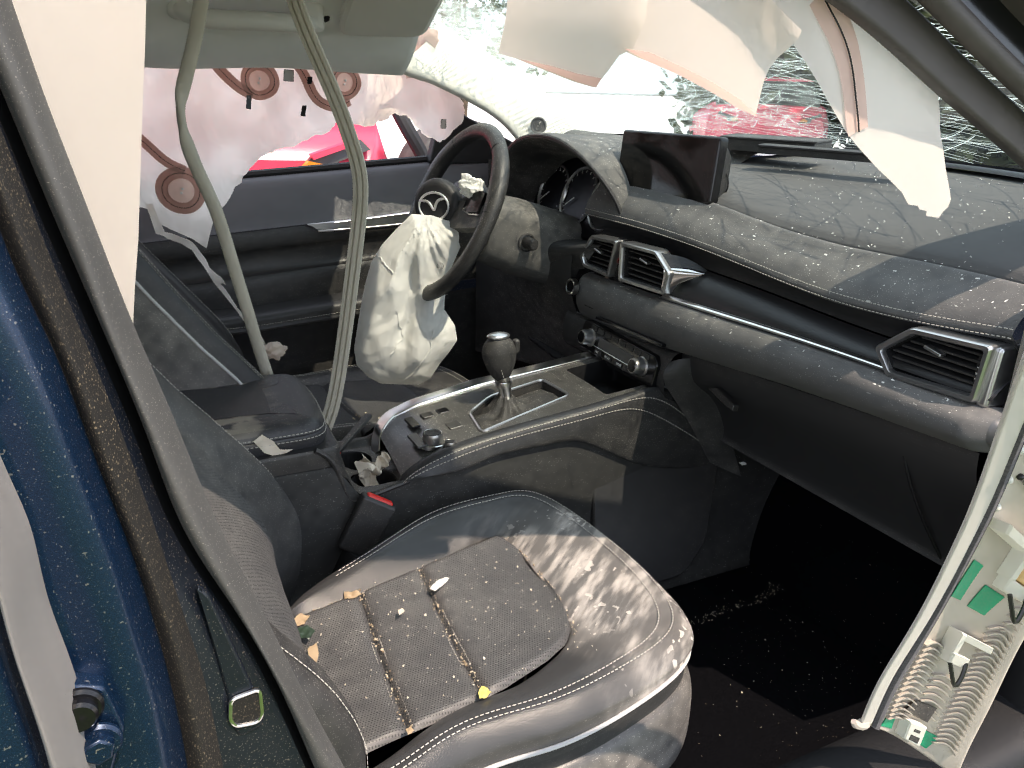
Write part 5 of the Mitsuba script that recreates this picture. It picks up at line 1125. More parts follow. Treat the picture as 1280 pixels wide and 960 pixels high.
part(dd, 'map_pocket', grid(rails(bot, 90, 24)), 'plastic', smooth=True)
sq_ = A([(0.52, .80, 1.066), (0.555, .80, 1.20), (0.60, .80, 1.195), (0.80, .80, 1.10), (0.80, .80, 1.06)])
part(dd, 'mirror_sail', plate(round_poly([(p[0], p[2]) for p in sq_], 0.01), Frame((0, .79, 0), (1, 0, 0), (0, 0, 1)), 0.03, 0.004), 'black')
part(dd, 'outer_skin', grid(rails([dr_(.86, bz - .01), dr_(.90, bz - .15), dr_(.92, bz - .45), dr_(.88, 0 * bz + .35)], 60, 14)), 'blue_paint', smooth=True)

# ---------------------------------------------------------------- headlining with handle and visor
hl = thing('headlining', 'beige sagging headlining along the far roof edge, with grab handle and visor', 'headlining')
xs_ = np.linspace(-0.60, 0.354, 70)
hlr = []
for y, z in ((.515, 1.277), (.505, 1.279), (.47, 1.295), (.43, 1.325), (.39, 1.362), (.33, 1.398), (.24, 1.424), (.10, 1.44), (-.15, 1.448), (-.45, 1.44), (-.60, 1.42)):
    sag = 0.004 * np.sin(xs_ * 14) * (y > .4)
    hlr.append(np.stack([xs_ - 0.0 * y, y + 0.004 * np.sin(xs_ * 9 + 1), z + sag + 0 * xs_], 1))
P = rails(hlr, 70, 60)
P[..., 2] += wrinkle(P.reshape(-1, 3), 5, 0.004, 31).reshape(P.shape[:2])
part(hl, 'lining', thick(grid(P), 0.006), 'headlining', smooth=True)
# grab handle: a thick bar on two feet
gh = tube(cr([(-0.085, .40, 1.375), (-0.080, .365, 1.362), (-0.05, .345, 1.352), (0.03, .335, 1.352), (0.105, .345, 1.352), (0.130, .365, 1.358), (0.136, .40, 1.372)], 40), 0.0155, 14, squash=1.2)
part(hl, 'grab_handle', gh, 'handle_beige', smooth=True, label='beige grab handle above the far window')
vz = Frame((0.250, .33, 1.378), (0.95, -0.05, -0.05), (0.0, 0.95, -0.5))
part(hl, 'handle_foot', rbox(0.045, 0.05, 0.06, 0.014, 2).apply_translation((0.134, .375, 1.368)), 'handle_beige', smooth=60)
part(hl, 'handle_foot', rbox(0.045, 0.05, 0.05, 0.014, 2).apply_translation((-0.085, .39, 1.376)), 'handle_beige', smooth=60)
part(hl, 'sun_visor', capped(np.stack([vz(round_poly([(-0.065, -0.10), (0.10, -0.10), (0.10, 0.052), (-0.05, 0.074), (-0.065, 0.05)], 0.03, 5), w_) if not d_ else vz(inset(round_poly([(-0.065, -0.10), (0.10, -0.10), (0.10, 0.052), (-0.05, 0.074), (-0.065, 0.05)], 0.03, 5), d_), w_) for w_, d_ in ((-0.012, 0.008), (-0.008, 0), (0.006, 0), (0.012, 0.004), (0.0145, 0.012), (0.015, 0.03))])), 'handle_beige', smooth=60, label='beige sun visor with rounded corners')
part(hl, 'visor_clip', tube(A([(0.163, .40, 1.385), (0.168, .385, 1.365)]), 0.008, 8), 'black')

# ---------------------------------------------------------------- hanging beige sealing strips
def strip(label, pts, w, kind, ribbed=True):
    p = cr(pts, 110)
    t = unit(np.gradient(p, axis=0))
    tw = kind(np.linspace(0, 1, 110))
    side0 = unit(np.cross(t, A([0.45, 0.89, 0.0])))
    nrm = np.cross(side0, t)
    side = np.cos(tw)[:, None] * side0 + np.sin(tw)[:, None] * nrm
    n2 = np.cross(t, side)
    prof = [(-1, 0.0), (-0.92, .30), (-0.50, .36), (-0.42, -.02), (-0.30, -.02), (-0.22, .42), (0.22, .42), (0.30, -.02), (0.42, -.02), (0.50, .36), (0.92, .30), (1, 0), (0.9, -.28), (-0.9, -.28)]
    if not ribbed: prof = [(math.cos(q), 0.62 * math.sin(q)) for q in np.linspace(math.pi, -math.pi, 17)[:-1]]
    L = p[:, None] + w * (A(prof)[None, :, :1] * side[:, None] + A(prof)[None, :, 1:] * n2[:, None])
    return single('weatherstrip', capped(L), 'strip_beige', label, 'sealing strip', smooth=25, group=None)
strip('twisted smooth beige sealing strip hanging from the roof to behind the arm rest', [(-0.068, 0.100, 1.422), (-0.085, 0.100, 1.360), (-0.097, 0.110, 1.312), (-0.116, 0.120, 1.254), (-0.125, 0.120, 1.224), (-0.127, 0.120, 1.190), (-0.114, 0.130, 1.131), (-0.091, 0.140, 1.065), (-0.071, 0.150, 0.976), (-0.053, 0.160, 0.891), (-0.039, 0.170, 0.822), (-0.021, 0.180, 0.742)], 0.0105, lambda t: 1.9 * np.exp(-((t - .33) / .05) ** 2) + 0.15, False)
strip('ribbed beige sealing strip hanging from the roof down to the front of the arm rest', [(0.028, 0.060, 1.426), (0.039, 0.060, 1.365), (0.062, 0.060, 1.301), (0.092, 0.060, 1.229), (0.114, 0.060, 1.164), (0.125, 0.060, 1.109), (0.119, 0.060, 1.039), (0.106, 0.060, 0.961), (0.092, 0.060, 0.881), (0.079, 0.060, 0.811), (0.059, 0.060, 0.727), (0.038, 0.060, 0.678)], 0.0125, lambda t: 0.0 * t)

# ---------------------------------------------------------------- far front pillar trim, ribbed
pt = thing('pillar_trim', 'ivory plastic trim with ripple folds on the far front pillar, below the shattered glass', 'pillar trim')
lo_ = [(0.361, 0.585, 1.297), (0.390, 0.585, 1.279), (0.441, 0.585, 1.265), (0.489, 0.585, 1.247), (0.590, 0.585, 1.202), (0.654, 0.585, 1.155), (0.690, 0.585, 1.116), (0.718, 0.585, 1.078)]
hi_ = [(0.534, 0.735, 1.405), (0.542, 0.735, 1.395), (0.582, 0.735, 1.372), (0.635, 0.735, 1.349), (0.748, 0.735, 1.290), (0.868, 0.735, 1.222), (0.925, 0.735, 1.178), (0.959, 0.735, 1.158)]
n_ = 520
lo_, hi_ = crp(lo_, n_), crp(hi_, n_)
rows = []
for f, b_ in ((0, .010), (0.02, -.004), (.10, -.016), (.25, -.026), (.45, -.030), (.65, -.026), (.85, -.014), (1, .004)):
    r = lo_ * (1 - f) + hi_ * f + A([-0.2, -.9, 0.4]) * (-b_)* 1.0
    k_ = 0.13 * math.sin(math.pi * f) ** 0.7; q_ = np.linspace(k_, 1, n_) * (n_ - 1)
    r = np.stack([np.interp(q_, np.arange(n_), r[:, c_]) for c_ in range(3)], 1)
    rows.append(r)
P = rails(rows, n_, 70)
u_ = np.linspace(0, 1, 70)[:, None]; s_ = np.linspace(0, 1, n_)[None]
rip = np.sin(2 * np.pi * (s_ * 34 + 1.0 * np.sin(u_ * 3) + 0.5 * meshkit.noise(np.stack([s_ * 9 + 0 * u_, u_ * 1.3 + 0 * s_, 0 * s_ * u_], -1), 4)))
P = P + (0.0011 * rip * smooth01((u_ - .22) / .18) * smooth01((s_ - .12) / .06) * smooth01((1.02 - s_) / .1))[..., None] * A([-0.3, -.85, 0.4])
part(pt, 'panel', thick(grid(P), 0.003), 'pillar_beige', smooth=True)
tw = Frame([(0.720, 0.575, 1.171)][0], (0.62, -0.40, -0.35), (0.35, -0.2, 0.9))
if tw.w[1] > 0: tw.w = -tw.w
part(pt, 'tweeter', place(lathe([(0.0, 0.001), (0.015, 0.0015), (0.0165, 0.004), (0.019, 0.004), (0.020, -0.006)], 36), tw.o, tw.u, np.cross(tw.w, tw.u)), 'tweeter_grey', smooth=30, label='small round grey tweeter')
for rr_ in (0.004, 0.0075, 0.011):
    part(pt, 'tweeter_ring', tube(tw.o + rr_ * (np.cos(ea)[:, None] * tw.u + np.sin(ea)[:, None] * np.cross(tw.w, tw.u)) + tw.w * 0.0018, 0.0006, 5, closed=True, up=tw.w), 'grey_trim')

# ---------------------------------------------------------------- curtain airbags
def curtain(key, label, px, base_y, waves, h=0.011, mat='curtain_cloth', seed=1, lean=None, group=None):
    p2 = A(px)[:, [0, 2]]
    f = lambda p: np.stack([p[:, 0], base_y + waves(p[:, 0], p[:, 1]), p[:, 1]], 1)
    return single(key, sheet(p2, f, h, seed), mat, label, 'airbag', smooth=True, group=group), f
def fray(px, amp, seed, n=5, closed=False):
    """The outline with a ragged edge."""
    r = np.random.default_rng(seed); p = A(px); out = []
    for a, b in zip(p, np.roll(p, -1, 0) if closed else p[1:]):
        for k in range(n):
            q = a + (b - a) * k / n
            out.append(q + (r.normal(size=3) * amp if k else 0) * A([1, 0, 1]))
    return A(out)
wl = lambda x, z: 0.016 * np.sin(x * 13 + z * 5) + 0.010 * np.sin(x * 29 - z * 12 + 1) + 0.060 * (meshkit.fbm(np.stack([x * 8, z * 8, 0 * x], -1), 3, 2) - .5) + 0.006 * np.sin(x * 60 + 25 * z + 6 * meshkit.noise(np.stack([x * 5, z * 5, 0 * x], -1), 3))
px = [*[(-0.436, 0.660, 1.431), (-0.296, 0.660, 1.361), (-0.101, 0.660, 1.342), (0.220, 0.660, 1.326), (0.402, 0.660, 1.330), (0.512, 0.660, 1.283)], *fray([(0.567, 0.660, 1.216), (0.561, 0.660, 1.179), (0.532, 0.660, 1.149), (0.498, 0.660, 1.127), (0.448, 0.660, 1.149), (0.409, 0.660, 1.185), (0.376, 0.660, 1.194), (0.333, 0.660, 1.165), (0.284, 0.660, 1.167), (0.256, 0.660, 1.174), (0.235, 0.660, 1.149), (0.187, 0.660, 1.132), (0.111, 0.660, 1.112), (0.072, 0.660, 1.095), (0.035, 0.660, 1.057), (-0.011, 0.660, 0.998), (-0.039, 0.660, 0.964)], 0.0025, 4), *[(-0.058, 0.660, 0.907), (-0.084, 0.660, 0.928), (-0.123, 0.660, 0.948), (-0.145, 0.660, 0.962), (-0.165, 0.660, 0.994), (-0.202, 0.660, 1.007), (-0.292, 0.660, 1.002), (-0.506, 0.660, 1.040)]]
lc, lf = curtain('curtain_airbag', 'pinkish white curtain airbag with round brown seams, hanging over the far window', px, .66, wl, seed=2)
def on_left(c, w_=0.003):
    return lambda q: lf(A(q)) + [0, -w_, 0]
def ringpx(cpx, r0, r1, name, mat, w_):
    c = A(cpx)[[0, 2]]
    o = [c + r1 * A([math.cos(t), 1.0 * math.sin(t)]) for t in ea]
    if r0 == 0: return part(lc, name, sheet(o, on_left(c, w_), 0.008), mat, smooth=True)
    P_ = np.stack([np.stack([on_left(c, w_)((c + r * A([math.cos(t), math.sin(t)]))[None])[0] for t in ea]) for r in np.linspace(r0, r1, 4)])
    return part(lc, name, grid(P_, wrap=True), mat, smooth=True)
for cpx, sc in (([(0.088, 0.660, 1.256)][0], 0.040), ([(0.266, 0.660, 1.257)][0], 0.038), ([(-0.096, 0.660, 1.033)][0], 0.050)):
    ringpx(cpx, sc * 0.52, sc, 'seam_ring', 'seam_patch', 0.0035)
    ringpx(cpx, 0, sc * 0.56, 'seam_disc', 'seam_disc', 0.0025)
    c = A(cpx)[[0, 2]]
    for d in (-.0035, .0035):
        part(lc, 'rivet', move(trimesh.creation.icosphere(2, 0.0028), *(lf((c + [d * .4, d * 1.2])[None])[0] + [0, -.006, 0])), 'white', smooth=True)
    th_ = [lf((c + sc * .74 * A([math.cos(t), math.sin(t)]))[None])[0] + [0, -.0055, 0] for t in ea]
    part(lc, 'seam_thread', tube(th_, 0.0007, 5, closed=True, up=(0, 1, 0)), 'pen_black')
def band(pxs, w0, mat='seam_patch'):
    p = cr(A(pxs)[:, [0, 2]], 40); t = unit(np.gradient(p, axis=0)); n = np.stack([-t[:, 1], t[:, 0]], 1)
    P_ = np.stack([lf(p + n * o) + [0, -.003, 0] for o in (-w0, -w0 * .3, w0 * .3, w0)])
    part(lc, 'seam_band', grid(P_), mat, smooth=True)
    part(lc, 'seam_thread', tube(lf(p) + [0, -.005, 0], 0.0006, 5), 'pen_black')
band([(-0.011, 0.660, 1.301), (0.009, 0.660, 1.274), (0.029, 0.660, 1.253), (0.050, 0.660, 1.237), (0.073, 0.660, 1.226)], 0.011)
band([(0.163, 0.660, 1.298), (0.178, 0.660, 1.276), (0.187, 0.660, 1.250), (0.200, 0.660, 1.224), (0.222, 0.660, 1.209), (0.249, 0.660, 1.206), (0.279, 0.660, 1.218)], 0.010)
band([(-0.197, 0.660, 1.166), (-0.156, 0.660, 1.130), (-0.129, 0.660, 1.101), (-0.108, 0.660, 1.085), (-0.085, 0.660, 1.074)], 0.010)
for pxs in ([(0.058, 0.660, 1.226), (0.069, 0.660, 1.226), (0.065, 0.660, 1.197), (0.054, 0.660, 1.199)], [(0.174, 0.660, 1.207), (0.183, 0.660, 1.207), (0.181, 0.660, 1.183), (0.171, 0.660, 1.185)], [(0.186, 0.660, 1.266), (0.195, 0.660, 1.267), (0.192, 0.660, 1.252), (0.184, 0.660, 1.252)]):
    o = A(pxs)[:, [0, 2]]
    part(lc, 'black_mark', sheet(o, lambda q: lf(q) + [0, -.004, 0], 0.006), 'pen_black', smooth=True)
for pxs in ([(0.141, 0.660, 1.280), (0.161, 0.660, 1.279), (0.158, 0.660, 1.256), (0.137, 0.660, 1.257)], [(0.503, 0.660, 1.180), (0.519, 0.660, 1.179), (0.517, 0.660, 1.159), (0.501, 0.660, 1.160)]):
    o = A(pxs)[:, [0, 2]]; l_ = lin(np.vstack([o, o[:1]]), 40)
    part(lc, 'sewn_square', tube(lf(l_[:-1]) + [0, -.003, 0], 0.0006, 5, closed=True, up=(0, 1, 0)), 'pen_black')
    part(lc, 'label_square', sheet(o, lambda q: lf(q) + [0, -.002, 0], 0.006), 'label_grey', smooth=True)
# pink flap stuffed behind the far pillar trim
px = fray([(0.409, 0.655, 1.269), (0.406, 0.655, 1.317), (0.412, 0.655, 1.342), (0.424, 0.655, 1.368), (0.448, 0.655, 1.376), (0.479, 0.655, 1.374), (0.480, 0.655, 1.350), (0.474, 0.655, 1.333), (0.466, 0.655, 1.302), (0.438, 0.655, 1.273)], 0.002, 6, 3, True)
curtain('curtain_remnant', 'crumpled pink scrap of airbag between headlining and ivory pillar trim', px, .63, lambda x, z: 0.03 * (meshkit.fbm(np.stack([x * 25, z * 25, 0 * x], -1), 3, 6) - .5) * 2, h=0.006, mat='seam_disc', seed=6)
# pale lumps of the seat airbag torn out of the far seat's shoulder
px = fray([(-0.171, 0.700, 1.014), (-0.156, 0.700, 1.008), (-0.139, 0.700, 0.949), (-0.109, 0.700, 0.937), (-0.087, 0.700, 0.925), (-0.073, 0.700, 0.903), (-0.056, 0.700, 0.865), (-0.034, 0.700, 0.842), (-0.027, 0.700, 0.826), (-0.042, 0.700, 0.835), (-0.016, 0.700, 0.791), (0.007, 0.700, 0.751), (0.027, 0.700, 0.726), (0.052, 0.700, 0.671), (0.041, 0.700, 0.672), (0.006, 0.700, 0.736), (-0.031, 0.700, 0.800), (-0.069, 0.700, 0.870), (-0.089, 0.700, 0.907), (-0.137, 0.700, 0.935), (-0.157, 0.700, 0.946)], 0.002, 8, 2, True)
curtain('seat_airbag', 'narrow strip of pale cloth bursting from the far seat shoulder', px, .635, lambda x, z: 0.02 * (meshkit.fbm(np.stack([x * 20, z * 20, 0 * x], -1), 3, 7) - .5), h=0.007, seed=7)
single('torn_cloth', rag([(0.062, 0.600, 0.671)][0], (0.022, 0.03, 0.016), 8), 'curtain_cloth', 'small pale pink rag by the base of the far seat', 'cloth scrap', smooth=20)

# near side curtain: the sunlit rear length, and three cut tongues over the door opening
wr = lambda x, z: 0.012 * np.sin(x * 31 + 2 * z) + 0.020 * np.sin(x * 14 + 6 * z + 1.0) + 0.016 * (meshkit.fbm(np.stack([x * 9, z * 5, 0 * x], -1), 3, 12) - .5)
px = [(-0.340, -0.665, 1.365), (-0.197, -0.665, 1.385), (-0.206, -0.665, 1.320), (-0.209, -0.665, 1.295), (-0.213, -0.665, 1.268), (-0.219, -0.665, 1.232), (-0.225, -0.665, 1.193), (-0.231, -0.665, 1.154), (-0.237, -0.665, 1.123), (-0.242, -0.665, 1.093), (-0.247, -0.665, 1.063), (-0.257, -0.665, 1.036), (-0.297, -0.665, 1.054), (-0.382, -0.665, 1.162)]
curtain('curtain_airbag', 'sunlit white curtain airbag hanging behind the dusty door pillar', px, -.66, wr, seed=12)
wt = lambda x, z: -0.02 + 0.012 * np.sin(x * 24 + z * 20) + 0.03 * np.clip((1.30 - z) / .05, 0, 1) * 0.5
px = [(0.040, -0.650, 1.412), (0.035, -0.650, 1.332), (0.034, -0.650, 1.311), (0.033, -0.650, 1.293), (0.031, -0.650, 1.275), (0.047, -0.650, 1.272), (0.075, -0.650, 1.264), (0.099, -0.650, 1.257), (0.117, -0.650, 1.253), (0.123, -0.650, 1.265), (0.128, -0.650, 1.277), (0.137, -0.650, 1.282), (0.140, -0.650, 1.301), (0.142, -0.650, 1.341), (0.142, -0.650, 1.425)]
curtain('curtain_flap', 'blown white airbag flap in front of the shattered glass, left of the upper three', px, -.645, wt, h=0.008, seed=13)
wt2 = lambda x, z: 0.010 * np.sin(x * 18 + z * 11) - 0.028 * np.exp(-(((x - .30) * .75 - (1.30 - z)) / .025) ** 2)
px = [(0.132, -0.655, 1.423), (0.133, -0.655, 1.339), (0.131, -0.655, 1.317), (0.128, -0.655, 1.300), (0.128, -0.655, 1.282), (0.145, -0.655, 1.276), (0.185, -0.655, 1.266), (0.220, -0.655, 1.254), (0.252, -0.655, 1.242), (0.277, -0.655, 1.233), (0.281, -0.655, 1.245), (0.286, -0.655, 1.263), (0.292, -0.655, 1.282), (0.302, -0.655, 1.303), (0.281, -0.655, 1.313), (0.259, -0.655, 1.325), (0.222, -0.655, 1.358), (0.182, -0.655, 1.429)]
mf, mff = curtain('curtain_flap', 'pointed pink and white airbag flap above the loose grille, middle of the upper three', px, -.655, wt2, h=0.008, seed=14)
hem = A([(0.130, -0.655, 1.282), (0.153, -0.655, 1.273), (0.186, -0.655, 1.263), (0.220, -0.655, 1.251), (0.252, -0.655, 1.239), (0.277, -0.655, 1.233), (0.251, -0.655, 1.247), (0.219, -0.655, 1.259), (0.185, -0.655, 1.270), (0.152, -0.655, 1.280)])[:, [0, 2]]
part(mf, 'turned_hem', sheet(hem, lambda q: mff(q) + [0, -.004, 0], 0.006), 'hem_pink', smooth=True, label='pink turned back lower hem')
hem = A([(0.046, -0.650, 1.272), (0.075, -0.650, 1.264), (0.099, -0.650, 1.257), (0.116, -0.650, 1.253), (0.118, -0.650, 1.260), (0.098, -0.650, 1.263), (0.075, -0.650, 1.268)])[:, [0, 2]]
lfk = 'curtain_flap'
part(lfk, 'turned_hem', sheet(hem, lambda q: np.stack([q[:, 0], -.645 + wt(q[:, 0], q[:, 1]) - .004, q[:, 1]], 1), 0.006), 'hem_pink', smooth=True, label='pink turned back lower hem')
wt3 = lambda x, z: 0.008 * np.sin(x * 20 + z * 16) - 0.02 * np.clip((1.22 - z) / .08, 0, 1.3) + 0.012 * (meshkit.fbm(np.stack([x * 12, z * 8, 0 * x], -1), 3, 15) - .5)
px = [*[(0.172, -0.665, 1.385), (0.216, -0.665, 1.345), (0.250, -0.665, 1.326), (0.273, -0.665, 1.313), (0.295, -0.665, 1.303), (0.313, -0.665, 1.296), (0.335, -0.665, 1.278), (0.365, -0.665, 1.249), (0.402, -0.665, 1.215), (0.437, -0.665, 1.185), (0.468, -0.665, 1.163)], *fray([(0.478, -0.665, 1.151), (0.502, -0.665, 1.144), (0.513, -0.665, 1.135), (0.527, -0.665, 1.148), (0.527, -0.665, 1.161)], 0.002, 3, 3), *[(0.519, -0.665, 1.201), (0.508, -0.665, 1.239), (0.498, -0.665, 1.260), (0.465, -0.665, 1.289), (0.403, -0.665, 1.320), (0.357, -0.665, 1.343), (0.295, -0.665, 1.375)]]
fl3, ff = curtain('curtain_flap', 'long tapering tongue of curtain airbag hanging over the passenger end of the dashboard', px, -.66, wt3, h=0.008, seed=15)
p = cr(A([(0.331, -0.665, 1.334), (0.350, -0.665, 1.316), (0.371, -0.665, 1.292), (0.390, -0.665, 1.263), (0.409, -0.665, 1.220)])[:, [0, 2]], 40); t = unit(np.gradient(p, axis=0)); nn_ = np.stack([-t[:, 1], t[:, 0]], 1)
part(fl3, 'seam_band', grid(np.stack([ff(p + nn_ * o) + [0, -.002, 0] for o in (-.012, -.004, .004, .012)])), 'seam_disc', smooth=True)
part(fl3, 'seam_thread', tube(ff(p) + [0, -.004, 0], 0.0008, 5), 'pen_black')

# ---------------------------------------------------------------- windscreen, shattered
ws = thing('windscreen', 'shattered windscreen, a web of white cracks over aqua glass', 'windscreen')
def glass(u, v):
    """u across from the car's left (0) to right (1), v from the base (0) to the roof (1)."""
    y = (0.70 - 1.40 * u) * (1 - 0.07 * v)
    x0 = glass_base(0.70 - 1.40 * u) + 0.03; x1 = 0.335 + 0.0 * u
    x = x0 + (x1 - x0) * v
    z = 1.146 + (1.452 - 1.146) * v + 0.035 * np.sin(np.pi * v) - 0.03 * (2 * u - 1) ** 2 * v
    dent = -0.030 * np.exp(-(((u - .25) / .2) ** 2 + ((v - .7) / .3) ** 2))
    return np.stack([x, y, z + dent], -1)
u, v = np.meshgrid(np.linspace(0, 1, 60), np.linspace(0, 1, 40))
part(ws, 'glass', grid(glass(u, v)), 'pane', smooth=True)
rc = np.random.default_rng(21)
paths = []
def walk(u0, v0, ang, length, w0, wob=0.12, steps=None):
    k = steps or max(4, int(length / 0.03)); q = [(u0, v0)]; a_ = ang
    for _ in range(k):
        a_ += rc.normal() * wob; q.append((q[-1][0] + math.cos(a_) * length / k, q[-1][1] + math.sin(a_) * length / k))
    paths.append((A(q), w0))
for (cu, cv, n1, ln) in ((.22, .80, 30, .75), (.52, .66, 15, .7), (.80, .50, 9, .5), (.40, .30, 12, .5)):
    for k_ in range(n1):
        walk(cu + rc.normal() * .03, cv + rc.normal() * .03, 6.283 * k_ / n1 + rc.normal() * .06, ln * rc.uniform(.5, 1), rc.uniform(.0004, .0011))
    for rad in np.cumsum(rc.uniform(.025, .06, 9)):
        for a0 in np.arange(0, 6.28, .45):
            if rc.uniform() < .45:
                walk(cu + rad * math.cos(a0), cv + rad * math.sin(a0), a0 + 1.57, rad * .45, rc.uniform(.0005, .0012), .05, 4)
for _ in range(210):                          # long slanting cracks along the lower edge
    walk(rc.uniform(.02, .98) ** 1.15, rc.uniform(0.0, .5), rc.choice([0.4, 2.72, 2.72, 2.72]) + rc.normal() * .15, rc.uniform(.06, .35), rc.uniform(.0004, .0011), .05)
for _ in range(1700):                         # fine crazing all over the far half
    walk(rc.uniform(0, .55) ** 1.3, rc.uniform(.02, .98), rc.choice([2.72, 0.5, 1.6]) + rc.normal() * .3, rc.uniform(.015, .06), rc.uniform(.0004, .0011), .2, 3)
for _ in range(1100):                         # crazing, densest at the far upper corner
    uu, vv = abs(rc.normal() * .20), 1 - abs(rc.normal() * .42)
    walk(uu, vv, rc.uniform(0, 6.28), rc.uniform(.012, .04), rc.uniform(.0004, .0010), .3, 2)
V, F = [], []
for q, w_ in paths:
    ok = (q[:, 0] > 0.004) & (q[:, 0] < .996) & (q[:, 1] > .0) & (q[:, 1] < .99)
    if ok.sum() < 2 or not ok.all(): q = q[ok]
    if len(q) < 2: continue
    p = glass(q[:, 0], q[:, 1]) + [-0.0012, 0, -0.0022]
    t = unit(np.gradient(p, axis=0)); s_ = unit(np.cross(t, A([-.4, 0, -.9])))
    taper = (w_ * np.linspace(1, .35, len(p)))[:, None]
    b0 = len(V) and sum(len(x) for x in V)
    V.append(np.vstack([p - s_ * taper, p + s_ * taper])); k = len(p); i_ = np.arange(k - 1)
    F.append(np.vstack([np.stack([i_, i_ + 1, i_ + k], 1), np.stack([i_ + 1, i_ + k + 1, i_ + k], 1)]) + b0)
labels[part(ws, 'cracks', mesh(np.vstack(V), np.vstack(F)), 'crack', smooth=False, kind='stuff')]['label'] = 'white cracks in the glass'

# ---------------------------------------------------------------- detached trim of the near front pillar, its ribbed back towards us
tp = thing('pillar_trim', 'torn off ivory pillar trim leaning in the door opening, ribbed back and green tape showing', 'pillar trim')
Lr = [(0.149, -1.020, 1.162), (0.196, -0.990, 1.120), (0.250, -0.955, 1.059), (0.309, -0.915, 0.975), (0.345, -0.885, 0.902), (0.376, -0.855, 0.826), (0.393, -0.830, 0.756), (0.402, -0.810, 0.693), (0.420, -0.790, 0.629), (0.424, -0.785, 0.609)]
Rr = [(0.318, -0.990, 1.093), (0.411, -0.950, 1.011), (0.475, -0.920, 0.920), (0.518, -0.890, 0.835), (0.540, -0.865, 0.775), (0.558, -0.845, 0.713), (0.584, -0.825, 0.643), (0.601, -0.810, 0.579), (0.623, -0.790, 0.500), (0.642, -0.775, 0.429)]
Lr, Rr = crp(Lr, 120), crp(Rr, 120)
def trough(s, f, lift=0.0):
    """s along the trim 0..1, f across it 0..1: a shallow trough hollow towards the door opening."""
    k = np.clip(np.asarray(s) * 119, 0, 119)
    i = np.minimum(k.astype(int), 118); w = (k - i)[..., None]
    a = Lr[i] * (1 - w) + Lr[i + 1] * w; b = Rr[i] * (1 - w) + Rr[i + 1] * w
    f = np.asarray(f)[..., None]
    d = 0.022 * np.sin(np.pi * np.clip(f, 0, 1)) ** 1.25 * (1 - 0.2 * f)
    return a * (1 - f) + b * f + A([0.0, 1.0, 0.12]) * d - A([0.05, 1.0, -0.1]) * lift
s, f = np.meshgrid(np.linspace(0, 1, 120), np.linspace(0, 1, 50), indexing='ij')
part(tp, 'shell', thick(grid(trough(s, f)), -0.0025), 'trim_back', smooth=True)
part(tp, 'front_edge', profile_sweep(trough(np.linspace(0, 1, 90), np.full(90, -0.015)), round_poly([(-0.010, -0.0018), (0.008, -0.0018), (0.008, 0.0022), (-0.010, 0.0022)], 0.0015), (1, 0, 0)), 'trim_edge', smooth=40, label='pale front edge of the loose trim')
P = np.stack([trough(np.linspace(0, 1, 90), np.full(90, x_), l_) for x_, l_ in ((.045, .001), (.06, .005), (.125, .005), (.145, .001))])
part(tp, 'foam_strip', grid(P), 'foam_dark', smooth=40, label='dark foam strip along the loose trim')
part(tp, 'tail_hook', tube(cr([trough(np.array(1.0), np.array(-.02)), trough(np.array(1.0), np.array(-.06)) + [-.004, 0, -.004], trough(np.array(1.0), np.array(-.10)) + [-.004, 0, -.003]], 8), [.006, .006, .006, .005, .005, .005, .004, .003], 8), 'trim_back')
def rib(s0, f0, f1, bow, h=0.006, w=0.0016, mat='trim_back'):
    ff_ = np.linspace(f0, f1, 16); ss = s0 + bow * np.sin(np.pi * (ff_ - f0) / (f1 - f0))
    b = trough(ss, ff_); t_ = trough(ss, ff_, h); q = trough(ss + .004, ff_); q2 = trough(ss + .004, ff_, h)
    part(tp, 'rib', capped(np.stack([b, t_, q2, q], 1)), mat, smooth=20)
for s0 in np.linspace(.66, .90, 15):
    rib(s0, .20, .46, -0.012)
for s0 in np.linspace(.56, .93, 23):
    rib(s0, .72, .90, -0.02, 0.005)
for s0 in np.linspace(.74, .86, 7):
    rib(s0, .50, .68, -0.010, 0.004)
for s0 in np.linspace(.40, .55, 8):
    rib(s0, .80, .90, -0.01, 0.004)
def decal(sf, mat, name, lift=0.0012, label=None):
    q = A(sf); n_ = 8
    U1 = np.linspace(0, 1, n_)[:, None, None]; V1 = np.linspace(0, 1, n_)[None, :, None]
    g_ = (q[0] * (1 - V1) + q[1] * V1) * (1 - U1) + (q[3] * (1 - V1) + q[2] * V1) * U1
    part(tp, name, thick(grid(trough(g_[..., 0], g_[..., 1], lift)), -0.0006), mat, smooth=True, label=label)
decal([(.44, .30), (.44, .44), (.535, .40), (.535, .24)], 'green_tape', 'tape', label='green tape piece')
decal([(.475, .55), (.475, .72), (.54, .66), (.54, .50)], 'green_tape', 'tape', label='green tape piece')
decal([(.905, .22), (.905, .34), (.965, .34), (.965, .18)], 'green_tape', 'tape', label='green tape piece')
decal([(.905, .60), (.905, .76), (.97, .70), (.97, .56)], 'green_tape', 'tape', label='green tape piece')
decal([(.825, .44), (.825, .64), (.875, .62), (.868, .38)], 'pen_black', 'foam_pad', 0.004)
def clip_box(s0, f0, ds, df, lift, mat, name):
    c = [trough(np.array([s0, s0, s0 + ds, s0 + ds]), np.array([f0, f0 + df, f0 + df, f0]), l_) for l_ in (0.0, lift * .9, lift)]
    c[2] = c[2].mean(0) + (c[2] - c[2].mean(0)) * .9
    return part(tp, name, capped(np.stack(c)), mat, smooth=20)
clip_box(.885, .40, .09, .17, .014, 'pillar_beige', 'clip_tower')
decal([(.905, .455), (.905, .515), (.918, .51), (.918, .45)], 'pen_black', 'clip_hole', 0.0155)
decal([(.935, .44), (.935, .53), (.965, .525), (.965, .435)], 'pen_black', 'clip_hole', 0.0155)
